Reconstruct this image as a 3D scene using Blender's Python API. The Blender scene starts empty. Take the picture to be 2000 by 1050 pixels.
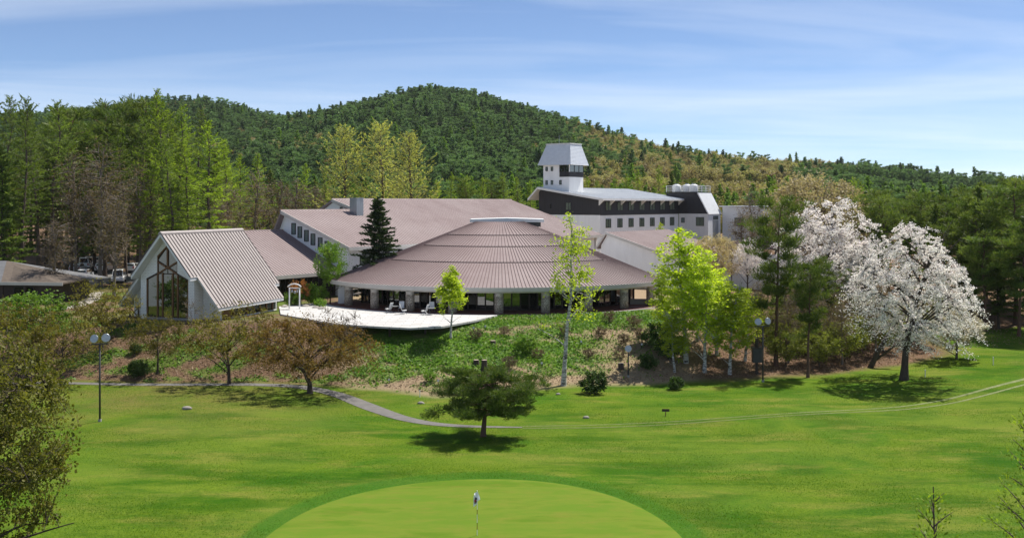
import bpy, math, random
import numpy as np
from math import radians as R, sin, cos, pi
sc = bpy.context.scene
COL = sc.collection
# ------------------------------------------------------------------ camera
F, HOR, CZ = 2000.0, 395.0, 16.3           # focal length in photo pixels, horizon row, eye height
cam = bpy.data.cameras.new('camera'); camo = bpy.data.objects.new('camera', cam); COL.objects.link(camo)
cam.sensor_width = 36; cam.lens = 36; cam.shift_y = -(525-HOR)/2000
cam.clip_start = .5; cam.clip_end = 6000
camo.location = (0, 0, CZ); camo.rotation_euler = (R(90), 0, 0)
sc.camera = camo
# ------------------------------------------------------------------ sun and sky
SUN_EL, SUN_AZ = R(60), R(50)              # azimuth from the view direction towards the right
sd = bpy.data.lights.new('sun', 'SUN'); sd.energy = 4.5; sd.angle = R(.55); sd.color = (1, .955, .88)
so = bpy.data.objects.new('sun', sd); COL.objects.link(so)
so.rotation_euler = (-(R(90)-SUN_EL), 0, -SUN_AZ)
so.location = (60, 100, 120)
w = bpy.data.worlds.new('World'); sc.world = w; w.use_nodes = True
nt = w.node_tree; nt.nodes.clear()
def N(nt, typ, **kw):
    n = nt.nodes.new(typ)
    for k, v in kw.items():
        if k.startswith('i_'): n.inputs[k[2:].replace('_', ' ')].default_value = v
        elif k.startswith('n'): n.inputs[int(k[1:])].default_value = v
        else: setattr(n, k, v)
    return n
sky = N(nt, 'ShaderNodeTexSky', sky_type='NISHITA', sun_disc=False, sun_elevation=SUN_EL, sun_rotation=SUN_AZ, altitude=4000, air_density=1.0, dust_density=2.0, ozone_density=4)
bg = N(nt, 'ShaderNodeBackground'); bg.inputs[1].default_value = .088
out = N(nt, 'ShaderNodeOutputWorld')
# thin cirrus: noise on a high flat layer
tc = N(nt, 'ShaderNodeTexCoord'); sep = N(nt, 'ShaderNodeSeparateXYZ')
nt.links.new(tc.outputs['Generated'], sep.inputs[0])
mz = N(nt, 'ShaderNodeMath', operation='MAXIMUM', n1=.0); nt.links.new(sep.outputs[2], mz.inputs[0])
az = N(nt, 'ShaderNodeMath', operation='ADD', n1=.055); nt.links.new(mz.outputs[0], az.inputs[0])
dx = N(nt, 'ShaderNodeMath', operation='DIVIDE'); dy = N(nt, 'ShaderNodeMath', operation='DIVIDE')
nt.links.new(sep.outputs[0], dx.inputs[0]); nt.links.new(az.outputs[0], dx.inputs[1])
nt.links.new(sep.outputs[1], dy.inputs[0]); nt.links.new(az.outputs[0], dy.inputs[1])
cmb = N(nt, 'ShaderNodeCombineXYZ'); nt.links.new(dx.outputs[0], cmb.inputs[0]); nt.links.new(dy.outputs[0], cmb.inputs[1])
mp = N(nt, 'ShaderNodeMapping'); mp.inputs['Rotation'].default_value = (0, 0, R(-8)); mp.inputs['Scale'].default_value = (.32, .62, 1); mp.inputs['Location'].default_value = (2.3, .7, 0)
nt.links.new(cmb.outputs[0], mp.inputs[0])
cn = N(nt, 'ShaderNodeTexNoise', i_Scale=1.0, i_Detail=8, i_Roughness=.52, i_Distortion=.7); nt.links.new(mp.outputs[0], cn.inputs[0])
cr = N(nt, 'ShaderNodeMapRange', n1=.38, n2=.84, n3=0.0, n4=.5); nt.links.new(cn.outputs[0], cr.inputs[0])
tint = N(nt, 'ShaderNodeMix', data_type='RGBA', blend_type='MULTIPLY'); tint.inputs[0].default_value = 1; tint.inputs[7].default_value = (.97, .975, .99, 1)
hsv = N(nt, 'ShaderNodeHueSaturation'); hsv.inputs['Saturation'].default_value = .97; nt.links.new(sky.outputs[0], hsv.inputs['Color']); nt.links.new(hsv.outputs[0], tint.inputs[6])
mixc = N(nt, 'ShaderNodeMix', data_type='RGBA'); mixc.inputs[7].default_value = (8.6, 8.9, 9.2, 1)
nt.links.new(cr.outputs[0], mixc.inputs[0]); nt.links.new(tint.outputs[2], mixc.inputs[6])
nt.links.new(mixc.outputs[2], bg.inputs[0]); nt.links.new(bg.outputs[0], out.inputs[0])
sc.view_settings.view_transform = 'Standard'; sc.view_settings.look = 'None'
sc.view_settings.exposure = 0.62; sc.view_settings.gamma = 1
sc.render.engine = 'CYCLES'
sc.cycles.max_bounces = 8; sc.cycles.diffuse_bounces = 3; sc.cycles.transmission_bounces = 6; sc.cycles.caustics_reflective = False; sc.cycles.caustics_refractive = False
# ------------------------------------------------------------------ helpers
rng = np.random.default_rng(11)
def at(px, py, d): return ((px-1000)*d/F, d, CZ-(py-HOR)*d/F)
def unique(me): return me
def put(o, parent=None, label=None, cat=None, group=None, kind=None):
    COL.objects.link(o)
    if parent is not None: o.parent = parent
    if label: o['label'] = label
    if cat: o['category'] = cat
    if group: o['group'] = group
    if kind: o['kind'] = kind
    return o
def empty(name, loc=(0, 0, 0), rz=0, label=None, cat=None, group=None, scale=None):
    o = bpy.data.objects.new(name, None); o.empty_display_size = .5
    o.location = loc; o.rotation_euler = (0, 0, rz)
    if scale is not None: o.scale = scale
    return put(o, None, label, cat, group)
def fast_mesh(name, V, polys, mats=(), smooth=False):
    """V (n,3); polys: list of int arrays, each (m,k)"""
    me = bpy.data.meshes.new(name)
    V = np.asarray(V, np.float32); me.vertices.add(len(V)); me.vertices.foreach_set('co', V.ravel())
    polys = [np.asarray(p, np.int32) for p in polys if len(p)]
    loops = np.concatenate([p.ravel() for p in polys])
    tot = np.concatenate([np.full(len(p), p.shape[1], np.int32) for p in polys])
    st = np.concatenate([[0], np.cumsum(tot)[:-1]]).astype(np.int32)
    me.loops.add(len(loops)); me.loops.foreach_set('vertex_index', loops)
    me.polygons.add(len(tot)); me.polygons.foreach_set('loop_start', st); me.polygons.foreach_set('loop_total', tot)
    me.polygons.foreach_set('use_smooth', np.full(len(tot), bool(smooth)))
    me.update(calc_edges=True)
    for m in mats: me.materials.append(m)
    return me
class MB:
    def __init__(s): s.v = []; s.f = []
    def poly(s, pts):
        n = len(s.v); s.v += [tuple(p) for p in pts]; s.f.append(tuple(range(n, n+len(pts)))); return s
    def hexa(s, b, t):
        """b, t: matching rings of points (bottom and top)"""
        n = len(s.v); k = len(b); s.v += [tuple(p) for p in b]+[tuple(p) for p in t]
        s.f.append(tuple(range(n+k-1, n-1, -1))); s.f.append(tuple(range(n+k, n+2*k)))
        for i in range(k):
            j = (i+1) % k; s.f.append((n+i, n+j, n+k+j, n+k+i))
        return s
    def box(s, x0, x1, y0, y1, z0, z1):
        return s.hexa([(x0, y0, z0), (x1, y0, z0), (x1, y1, z0), (x0, y1, z0)], [(x0, y0, z1), (x1, y0, z1), (x1, y1, z1), (x0, y1, z1)])
    def prism(s, poly, vec):
        return s.hexa(poly, [(p[0]+vec[0], p[1]+vec[1], p[2]+vec[2]) for p in poly])
    def bar(s, a, b, wd, ht=None):
        """square bar from a to b"""
        ht = ht or wd; a = np.array(a, float); b = np.array(b, float); d = b-a; d /= np.linalg.norm(d)
        up = np.array((0, 0, 1.)) if abs(d[2]) < .95 else np.array((1., 0, 0))
        sx = np.cross(d, up); sx /= np.linalg.norm(sx); sz = np.cross(sx, d)
        r = [sx*wd/2*i+sz*ht/2*j for i, j in ((-1, -1), (1, -1), (1, 1), (-1, 1))]
        return s.hexa([a+q for q in r], [b+q for q in r])
    def tube(s, pts, rad, n=8):
        V, Q = tube_arr(np.array(pts, float), np.array([rad]*len(pts) if np.isscalar(rad) else rad, float), n)
        o = len(s.v); s.v += [tuple(p) for p in V]; s.f += [tuple(int(i)+o for i in q) for q in Q]
        k = len(pts)
        s.f.append(tuple(o+i for i in range(n-1, -1, -1))); s.f.append(tuple(o+(k-1)*n+i for i in range(n)))
        return s
    def lathe(s, prof, n=16, c=(0, 0, 0)):
        o = len(s.v); k = len(prof)
        for r, z in prof:
            for i in range(n):
                a = 2*pi*i/n; s.v.append((c[0]+r*cos(a), c[1]+r*sin(a), c[2]+z))
        for j in range(k-1):
            for i in range(n):
                i2 = (i+1) % n; s.f.append((o+j*n+i, o+j*n+i2, o+(j+1)*n+i2, o+(j+1)*n+i))
        s.f.append(tuple(o+i for i in range(n-1, -1, -1))); s.f.append(tuple(o+(k-1)*n+i for i in range(n)))
        return s
    def mesh(s, name, mat, smooth=False):
        me = bpy.data.meshes.new(name); me.from_pydata(s.v, [], s.f)
        if smooth:
            for p in me.polygons: p.use_smooth = True
        import bmesh
        bm = bmesh.new(); bm.from_mesh(me); bmesh.ops.recalc_face_normals(bm, faces=bm.faces); bm.to_mesh(me); bm.free()
        if mat: me.materials.append(mat)
        return me
    def build(s, name, mat, parent=None, smooth=False, **kw):
        return put(bpy.data.objects.new(name, s.mesh(name, mat, smooth)), parent, **kw)
def inst(name, me, parent=None, loc=(0, 0, 0), rot=(0, 0, 0), scale=(1, 1, 1), **kw):
    o = bpy.data.objects.new(name, me); o.location = loc; o.rotation_euler = rot; o.scale = scale
    return put(o, parent, **kw)
def tube_arr(P, rad, n):
    k = len(P); d = np.gradient(P, axis=0); d /= np.linalg.norm(d, axis=1)[:, None]+1e-9
    ref = np.where(np.abs(d[:, 2:3]) < .9, np.array([[0, 0, 1.]]), np.array([[1., 0, 0]]))
    if np.mean(np.abs(d[:, 2])) > .5: ref = np.tile(np.array([[1., 0, 0]]), (k, 1))
    else: ref = np.tile(np.array([[0, 0, 1.]]), (k, 1))
    a = np.cross(d, ref); a /= np.linalg.norm(a, axis=1)[:, None]+1e-9; b = np.cross(d, a)
    th = np.linspace(0, 2*pi, n, endpoint=False)
    V = P[:, None]+rad[:, None, None]*(a[:, None]*np.cos(th)[None, :, None]+b[:, None]*np.sin(th)[None, :, None])
    i = np.arange(k-1)[:, None]*n; j = np.arange(n)[None]; j2 = (j+1) % n
    Q = np.stack([i+j, i+j2, i+n+j2, i+n+j], -1).reshape(-1, 4)
    return V.reshape(-1, 3), Q
# ------------------------------------------------------------------ materials
def newmat(name):
    m = bpy.data.materials.new(name); m.use_nodes = True
    nt = m.node_tree; return m, nt, nt.nodes['Principled BSDF']
def L(nt, a, b): nt.links.new(a, b)
def ramp(nt, fac, stops):
    r = nt.nodes.new('ShaderNodeValToRGB'); e = r.color_ramp.elements
    while len(e) < len(stops): e.new(.5)
    for q, (p, c) in zip(e, stops): q.position = p; q.color = (*c, 1)
    L(nt, fac, r.inputs[0]); return r.outputs[0]
def mix(nt, fac, a, b, blend='MIX'):
    m = nt.nodes.new('ShaderNodeMix'); m.data_type = 'RGBA'; m.blend_type = blend
    for s, k in ((fac, 0), (a, 6), (b, 7)):
        if hasattr(s, 'is_output'): L(nt, s, m.inputs[k])
        elif k == 0: m.inputs[0].default_value = s
        else: m.inputs[k].default_value = (*s, 1)
    return m.outputs[2]
def noise(nt, scale, detail=4, rough=.6, coord='Object', stretch=None, dist=0):
    tc = nt.nodes.new('ShaderNodeTexCoord'); src = tc.outputs[coord]
    if stretch:
        mp = nt.nodes.new('ShaderNodeMapping'); mp.inputs['Scale'].default_value = stretch; L(nt, src, mp.inputs[0]); src = mp.outputs[0]
    n = nt.nodes.new('ShaderNodeTexNoise'); n.inputs['Scale'].default_value = scale; n.inputs['Detail'].default_value = detail; n.inputs['Roughness'].default_value = rough; n.inputs['Distortion'].default_value = dist
    L(nt, src, n.inputs[0]); return n.outputs[0]
def rerange(nt, v, a, b, c=0, d=1):
    m = nt.nodes.new('ShaderNodeMapRange'); m.inputs[1].default_value = a; m.inputs[2].default_value = b; m.inputs[3].default_value = c; m.inputs[4].default_value = d
    L(nt, v, m.inputs[0]); return m.outputs[0]
def bump(nt, h, bs, strength=.3, dist=.05):
    b = nt.nodes.new('ShaderNodeBump'); b.inputs['Strength'].default_value = strength; b.inputs['Distance'].default_value = dist
    L(nt, h, b.inputs['Height']); L(nt, b.outputs[0], bs.inputs['Normal'])
def plain(name, c1, c2=None, rough=.7, scale=3, metal=0, bmp=0, stretch=None, spec=.4, detail=5):
    m, nt, b = newmat(name); c2 = c2 or tuple(x*.75 for x in c1)
    n = noise(nt, scale, detail, .62, stretch=stretch)
    L(nt, mix(nt, rerange(nt, n, .3, .7), c1, c2), b.inputs['Base Color'])
    b.inputs['Roughness'].default_value = rough; b.inputs['Metallic'].default_value = metal; b.inputs['Specular IOR Level'].default_value = spec
    if bmp: bump(nt, n, b, bmp, .03)
    return m
def leafmat(name, c1, c2, transl=.4, tcol=1.25, var=.25, c3=None, nscale=.45):
    m, nt, b = newmat(name)
    geo = nt.nodes.new('ShaderNodeNewGeometry'); oi = nt.nodes.new('ShaderNodeObjectInfo')
    n = noise(nt, nscale, 3, .6)
    f = nt.nodes.new('ShaderNodeMath'); f.operation = 'ADD'; L(nt, rerange(nt, n, .3, .7, -.25, .75), f.inputs[0]); L(nt, rerange(nt, geo.outputs['Random Per Island'], 0, 1, -.25, .5), f.inputs[1])
    col = mix(nt, f.outputs[0], c1, c2)
    if c3: col = mix(nt, rerange(nt, oi.outputs['Random'], .2, 1, 0, .8), col, c3)
    hs = nt.nodes.new('ShaderNodeHueSaturation'); L(nt, col, hs.inputs['Color'])
    L(nt, rerange(nt, oi.outputs['Random'], 0, 1, 1-var, 1+var), hs.inputs['Value'])
    L(nt, hs.outputs[0], b.inputs['Base Color']); b.inputs['Roughness'].default_value = .55; b.inputs['Specular IOR Level'].default_value = .25
    tr = nt.nodes.new('ShaderNodeBsdfTranslucent')
    g = nt.nodes.new('ShaderNodeMix'); g.data_type = 'RGBA'; g.blend_type = 'MULTIPLY'; g.inputs[0].default_value = 1; g.inputs[7].default_value = (tcol, tcol*1.04, tcol*(.6 if tcol > 1 else .98), 1)
    L(nt, hs.outputs[0], g.inputs[6]); L(nt, g.outputs[2], tr.inputs[0])
    mx = nt.nodes.new('ShaderNodeMixShader'); mx.inputs[0].default_value = transl
    L(nt, b.outputs[0], mx.inputs[1]); L(nt, tr.outputs[0], mx.inputs[2]); L(nt, mx.outputs[0], nt.nodes['Material Output'].inputs[0])
    return m
M = {}
M['white_wall'] = plain('white_wall', (.88, .885, .89), (.77, .775, .78), .8, .7, bmp=.03, stretch=(1.5, 1.5, .25), detail=8)
M['grey_wall'] = plain('grey_wall', (.74, .75, .76), (.64, .65, .65), .85, .8, stretch=(1.5, 1.5, .25), detail=8)
M['white_paint'] = plain('white_paint', (.78, .78, .77), (.70, .70, .69), .55, 2)
M['black_board'] = plain('black_board', (.022, .022, .026), (.035, .034, .038), .7, 1.2, stretch=(6, 6, .3))
M['roof_pale'] = plain('roof_pale', (.39, .345, .325), (.325, .285, .27), .6, 1.2, bmp=.02, spec=.25, stretch=(1, 1, .4))
M['seam_shade'] = plain('seam_shade', (.07, .055, .052), (.10, .075, .07), .5)  # dark colour paints in the shadow side of the pale roof's seams
m, nt, b = newmat('roof_brown')
n1 = noise(nt, .35, 8, .62); n2 = noise(nt, .09, 4, .6); n3 = noise(nt, 1.2, 6, .7)
rc = mix(nt, rerange(nt, n1, .3, .7), (.285, .225, .218), (.225, .17, .165)); rc = mix(nt, rerange(nt, n2, .42, .62, 0, .45), rc, (.34, .285, .275)); rc = mix(nt, rerange(nt, n3, .56, .75, 0, .35), rc, (.17, .125, .118))
L(nt, rc, b.inputs['Base Color']); b.inputs['Specular IOR Level'].default_value = .18; L(nt, rerange(nt, n1, .3, .7, .6, .85), b.inputs['Roughness']); M['roof_brown'] = m
M['seam_brown'] = plain('seam_brown', (.185, .125, .118), (.15, .10, .095), .7)
M['fascia'] = plain('fascia', (.56, .53, .49), (.48, .45, .42), .6, 1)
M['roof_grey'] = plain('roof_grey', (.66, .64, .59), (.52, .505, .465), .45, .4)
M['roof_slate'] = plain('roof_slate', (.70, .73, .77), (.62, .65, .69), .4, 1.5)
M['metal'] = plain('metal', (.42, .44, .46), (.30, .31, .32), .38, 1.5, metal=.7, stretch=(3, 3, .3))
M['dark_metal'] = plain('dark_metal', (.03, .03, .03), (.045, .045, .045), .5)
M['wood'] = plain('wood', (.20, .095, .035), (.13, .06, .022), .6, 3, stretch=(4, 4, .6))
M['timber_dark'] = plain('timber_dark', (.055, .035, .025), (.035, .022, .016), .6, 2)
M['tile_red'] = plain('tile_red', (.17, .065, .05), (.12, .05, .04), .75, 6)
m, nt, b = newmat('deck')
br = nt.nodes.new('ShaderNodeTexBrick'); br.inputs['Scale'].default_value = 1; br.inputs['Brick Width'].default_value = 1.8; br.inputs['Row Height'].default_value = .9; br.inputs['Mortar Size'].default_value = .03
br.inputs[1].default_value = (.56, .55, .53, 1); br.inputs[2].default_value = (.48, .47, .455, 1); br.inputs[3].default_value = (.30, .29, .28, 1); tcd = nt.nodes.new('ShaderNodeTexCoord'); L(nt, tcd.outputs['Object'], br.inputs[0])
L(nt, mix(nt, rerange(nt, noise(nt, .5, 7, .7), .45, .7, 0, .5), br.outputs[0], (.36, .34, .31)), b.inputs['Base Color']); b.inputs['Roughness'].default_value = .8; b.inputs['Specular IOR Level'].default_value = .2; M['deck'] = m
M['concrete'] = plain('concrete', (.36, .35, .33), (.27, .26, .25), .9, 1.5, bmp=.15)
M['asphalt'] = plain('asphalt', (.115, .108, .098), (.165, .155, .142), .9, 1.5, bmp=.1, detail=9)
M['gravel'] = plain('gravel', (.36, .33, .28), (.24, .21, .17), .95, 2.5, bmp=.3, detail=9)
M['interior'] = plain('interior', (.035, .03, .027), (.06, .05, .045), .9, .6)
M['curtain'] = plain('curtain', (.74, .71, .60), (.52, .50, .42), .9, 5, stretch=(6, 6, .2))
M['sling'] = plain('sling', (.70, .70, .70), (.62, .62, .62), .7)
M['rubber'] = plain('rubber', (.02, .02, .02), None, .8)
M['bark'] = plain('bark', (.085, .065, .05), (.04, .03, .024), .95, 5, bmp=.6, stretch=(2, 2, .5))
M['bark_red'] = plain('bark_red', (.16, .085, .055), (.07, .045, .035), .95, 4, bmp=.6, stretch=(2, 2, .5))
M['bark_grey'] = plain('bark_grey', (.20, .165, .14), (.12, .10, .085), .95, 4, bmp=.5)
M['bark_larch'] = plain('bark_larch', (.12, .085, .065), (.06, .045, .036), .95, 4, bmp=.5)
M['stone'] = plain('stone', (.34, .31, .27), (.22, .20, .18), .9, 3, bmp=.4)
M['stump'] = plain('stump', (.08, .06, .05), (.05, .04, .03), .95, 6, bmp=.4)
M['cutwood'] = plain('cutwood', (.42, .34, .27), (.32, .25, .19), .9, 8)
def glassmat(name, tint, rough=.02):
    m, nt, b = newmat(name)
    b.inputs['Base Color'].default_value = (*tint, 1); b.inputs['Roughness'].default_value = rough; b.inputs['IOR'].default_value = 1.55
    b.inputs['Specular IOR Level'].default_value = .8
    n = noise(nt, .35, 2); bump(nt, n, b, .02, .05)
    gl = nt.nodes.new('ShaderNodeBsdfTransparent'); gl.inputs[0].default_value = (.75, .8, .78, 1)
    mx = nt.nodes.new('ShaderNodeMixShader'); mx.inputs[0].default_value = .88
    L(nt, b.outputs[0], mx.inputs[1]); L(nt, gl.outputs[0], mx.inputs[2]); L(nt, mx.outputs[0], nt.nodes['Material Output'].inputs[0])
    return m
def mirrorglass(name, tint):
    """window glass in daylight: a tinted pane that mostly reflects what stands in front of it"""
    m, nt, b = newmat(name)
    b.inputs['Base Color'].default_value = (*tint, 1); b.inputs['Roughness'].default_value = .015; b.inputs['IOR'].default_value = 2.3
    n = noise(nt, .3, 2); bump(nt, n, b, .015, .05)
    return m
M['glass'] = glassmat('glass', (.012, .014, .014))
M['mirror_glass'] = mirrorglass('mirror_glass', (.012, .015, .013))
# pebble-dash columns
m, nt, b = newmat('pebble')
v = nt.nodes.new('ShaderNodeTexVoronoi'); v.inputs['Scale'].default_value = 9; tcx = nt.nodes.new('ShaderNodeTexCoord'); L(nt, tcx.outputs['Object'], v.inputs[0])
pc = ramp(nt, v.outputs['Color'], [(0, (.34, .28, .22)), (.5, (.58, .51, .42)), (1, (.78, .72, .63))])
L(nt, mix(nt, rerange(nt, v.outputs['Distance'], .25, .6), pc, (.24, .20, .165)), b.inputs['Base Color']); b.inputs['Roughness'].default_value = .9
bump(nt, v.outputs['Distance'], b, -.8, .05); M['pebble'] = m
# white painted brick
m, nt, b = newmat('white_brick')
br = nt.nodes.new('ShaderNodeTexBrick'); br.inputs['Scale'].default_value = 1; br.inputs['Brick Width'].default_value = .4; br.inputs['Row Height'].default_value = .16; br.inputs['Mortar Size'].default_value = .012
br.inputs[1].default_value = (.84, .83, .80, 1); br.inputs[2].default_value = (.78, .77, .745, 1); br.inputs[3].default_value = (.52, .51, .49, 1)
tcx = nt.nodes.new('ShaderNodeTexCoord'); sp = nt.nodes.new('ShaderNodeSeparateXYZ'); cb = nt.nodes.new('ShaderNodeCombineXYZ'); ad = nt.nodes.new('ShaderNodeMath')
L(nt, tcx.outputs['Object'], sp.inputs[0]); L(nt, sp.outputs[0], ad.inputs[0]); L(nt, sp.outputs[1], ad.inputs[1]); L(nt, ad.outputs[0], cb.inputs[0]); L(nt, sp.outputs[2], cb.inputs[1]); L(nt, cb.outputs[0], br.inputs[0])
L(nt, br.outputs[0], b.inputs['Base Color']); b.inputs['Roughness'].default_value = .75; bump(nt, br.outputs['Fac'], b, -.3, .02); M['white_brick'] = m
# birch bark
m, nt, b = newmat('bark_birch')
n = noise(nt, 3.5, 4, .7, stretch=(1, 1, 2.5)); L(nt, ramp(nt, n, [(.40, (.05, .045, .04)), (.50, (.42, .40, .37)), (.62, (.62, .60, .56))]), b.inputs['Base Color']); b.inputs['Roughness'].default_value = .8; M['bark_birch'] = m
# foliage
M['lf_larch'] = leafmat('larch_needles', (.18, .27, .018), (.31, .40, .045), .55)
M['lf_larch_dull'] = leafmat('larch_needles_dull', (.10, .155, .022), (.17, .22, .04), .48)
M['lf_gold'] = leafmat('golden_larch_needles', (.40, .42, .09), (.54, .53, .17), .5)
M['lf_pine'] = leafmat('pine_needles', (.075, .125, .022), (.18, .22, .045), .4)
M['lf_fir'] = leafmat('fir_needles', (.022, .045, .014), (.07, .11, .03), .2)
M['lf_hero_pine'] = leafmat('garden_pine_needles', (.05, .095, .015), (.17, .22, .045), .34, nscale=2.2)
M['lf_birch'] = leafmat('birch_leaves', (.36, .45, .02), (.52, .60, .05), .5, nscale=.8)
M['lf_bud'] = leafmat('budding_leaves', (.16, .11, .062), (.21, .17, .075), .35)
M['lf_tan'] = leafmat('tan_buds', (.44, .35, .20), (.52, .44, .27), .35)
M['lf_olive'] = leafmat('olive_leaves', (.13, .115, .016), (.22, .19, .03), .42, nscale=.9)
M['lf_rust'] = leafmat('rust_leaves', (.135, .072, .02), (.19, .135, .03), .42, nscale=.9)
M['lf_green'] = leafmat('spring_leaves', (.12, .24, .025), (.22, .32, .04), .45, nscale=.8)
M['lf_cherry'] = leafmat('cherry_blossom', (.88, .79, .77), (.95, .91, .87), .42, tcol=1.0, var=.04)
M['lf_cherry_olive'] = leafmat('fading_blossom', (.45, .38, .22), (.75, .70, .62), .4, tcol=1.0, var=.05)
M['lf_dry'] = leafmat('dry_twigs', (.12, .075, .045), (.19, .13, .07), .2, nscale=1.5)
M['lf_bush'] = leafmat('bush_leaves', (.035, .07, .014), (.09, .15, .03), .3, nscale=1.5)
M['lf_ivy'] = leafmat('ground_cover', (.075, .175, .018), (.20, .31, .045), .4, var=.02, nscale=.5)
M['lf_straw'] = leafmat('dead_leaves', (.20, .125, .075), (.36, .26, .16), .2, tcol=1.0, var=.02, nscale=.6)
M['lf_maple_red'] = leafmat('orange_leaves', (.42, .16, .05), (.40, .24, .08), .4)
M['lf_hill_conifer'] = leafmat('hill_conifer', (.10, .175, .065), (.195, .275, .105), .35, var=.45, nscale=.15)
M['lf_hill_brown'] = leafmat('hill_broadleaf', (.38, .29, .15), (.37, .33, .13), .35, var=.3, nscale=.15, c3=(.27, .28, .09))
M['lf_hill_green'] = leafmat('hill_larch', (.14, .24, .03), (.22, .33, .05), .4, var=.25, nscale=.15)
M['lf_under'] = leafmat('undergrowth_leaves', (.14, .17, .025), (.24, .25, .05), .45, nscale=.8)
M['lf_near'] = leafmat('near_maple_leaves', (.095, .10, .014), (.20, .185, .03), .4, nscale=.7)
M['lf_grass'] = leafmat('grass_blades', (.06, .16, .004), (.165, .235, .015), .45, var=.02, nscale=.3)
# ------------------------------------------------------------------ terrain
def line(pts, z=0.0):
    A = [((px-1000)*d/F, d) for px, py in pts for d in [(CZ-z)*F/(py-HOR)]]
    A = np.array(A); o = np.argsort(A[:, 0]); return A[o, 0], A[o, 1]
FX, FY = line([(-600, 742), (0, 744), (150, 745), (480, 746), (600, 750), (700, 760), (800, 770), (850, 775), (1000, 770), (1100, 760), (1230, 753), (1350, 748), (1500, 742), (1650, 735), (1765, 726), (1850, 712), (1950, 695), (2200, 680), (3000, 670)])
TX, TY = line([(-600, 626), (0, 626), (300, 626), (400, 630), (560, 632), (620, 626), (650, 624), (800, 629), (880, 629), (930, 623), (970, 617.5), (1100, 617), (1230, 613), (1300, 612), (1420, 600), (1600, 585), (1800, 575), (2000, 560), (3000, 550)], 4.15)
def sstep(t): t = np.clip(t, 0, 1); return t*t*(3-2*t)
PH = np.random.default_rng(5).uniform(0, 6.28, (14, 2)); KD = np.random.default_rng(6).normal(0, 1, (14, 2))
def wob(x, y, s, seed=0):
    r = 0
    for i in range(5):
        k = KD[(i+seed) % 14]*(1+.55*i); r = r+np.sin(k[0]*x/s+k[1]*y/s+PH[(i+seed) % 14, 0])/(1+.5*i)
    return r/2.6
def bank_t(x, y):
    f = np.interp(x, FX, FY); t = np.interp(x, TX, TY); t = np.maximum(t, f+6)
    return (y-f)/(t-f)
def ground_z(x, y):
    x = np.asarray(x, float); y = np.asarray(y, float)
    t = bank_t(x, y); tt = np.clip(t, 0, 1)
    z = 4.12*(.6*sstep(tt)+.4*tt**1.1)
    z = z+.13*wob(x, y, 1.6, 3)*sstep(tt*6)*sstep((1-tt)*5)
    lawn = 1-sstep(t+.2)
    z = z+lawn*.16*wob(x, y, 9, 1)*sstep((y-20)/30)+lawn*.9*sstep((x-22)/26)*sstep((y-74)/30)
    z = z+sstep((y-150)/140)*5.5+sstep((-x-30)/60)*sstep((y-130)/60)*2
    return z
RD = 850.0
SIL = [(-900, 300), (-300, 260), (0, 235), (200, 215), (330, 205), (400, 190), (470, 205), (560, 232), (640, 222), (700, 208), (760, 190), (810, 174), (860, 170), (920, 178), (980, 196), (1040, 214), (1100, 232), (1200, 262), (1300, 290), (1400, 305), (1500, 312), (1600, 324), (1700, 343), (1800, 356), (1900, 366), (2100, 375), (3000, 385)]
HX = np.array([(p[0]-1000)*RD/F for p in SIL]); HZ = np.array([CZ+(HOR-p[1])*RD/F-9.5 for p in SIL])
def hill_z(x, y):
    s = (y-262)/(RD-262)
    up = .35*np.clip(s, 0, 1)+.65*sstep(s*.93)/sstep(np.array(.93))
    z = 6.5+(np.interp(x, HX, HZ)-6.5)*np.clip(up, 0, 1.0)
    z = z*np.where(s > 1, np.clip(1-(s-1)*.9, 0, 1), 1)
    z = z+3.2*wob(x, y, 38, 2)*sstep(s*4)*(1-sstep((s-.75)*4))+2.5*wob(x, y, 14, 5)*sstep(s*4)*(1-.6*sstep((s-.75)*4))
    return z
# one sheet of ground, finer near the camera
ys = [4.0]
while ys[-1] < 200: ys.append(ys[-1]+max(.22, ys[-1]*.0046))
while ys[-1] < 3500: ys.append(ys[-1]*1.06)
ys = np.array(ys); us = np.linspace(-1, 1, 420); us = .95*us*(.55+.45*np.abs(us))+.0
GX = us[None]*(ys[:, None]+14); GY = np.repeat(ys[:, None], len(us), 1)
GZ = ground_z(GX, GY); GZ = np.where(GY > 262, np.minimum(GZ, 5.9), GZ)
nr, ncol = GX.shape
idx = np.arange(nr*ncol).reshape(nr, ncol)
GQ = np.stack([idx[:-1, :-1], idx[:-1, 1:], idx[1:, 1:], idx[1:, :-1]], -1).reshape(-1, 4)
gme = fast_mesh('ground', np.stack([GX, GY, GZ], -1).reshape(-1, 3), [GQ], smooth=True)
# zones: R leaf litter, G ground cover, B mown collar round the green
T = bank_t(GX, GY); PXg = 1000+F*GX/GY
GREEN_C = (-1.9, 47.0); GREEN_A = (10.3, 13.3)
def green_r(x, y): return (np.abs((x-GREEN_C[0])/GREEN_A[0])**2.15+np.abs((y-GREEN_C[1])/GREEN_A[1])**2.15)**(1/2.15)
nz = wob(GX, GY, 2.2, 4); nz2 = wob(GX, GY, .8, 7)
litter = sstep((T+.03+.05*nz)*9)
litter = litter*np.where((GX > 43) & (T < .35), 1-sstep((GX-43)/5), 1)
ivy = sstep((PXg-640+60*nz)/60)*(1-sstep((PXg-1275+45*nz)/50))*sstep((T-.06+.25*nz+.15*nz2)*3.4)
ivy = ivy*np.clip(1.1-.95*np.clip(nz2+nz-.2, 0, 1), 0, 1)*(1-.85*sstep((PXg-1140+50*nz)/90)*sstep((.86-T)*5))*(T < 1.25)
mid = sstep((PXg-640)/60)*(1-sstep((PXg-1330)/60))
plat = (T > .98)*sstep((-GX-18)/6)*(GY < 150)*np.clip(.5+.9*nz, 0, 1)
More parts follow.
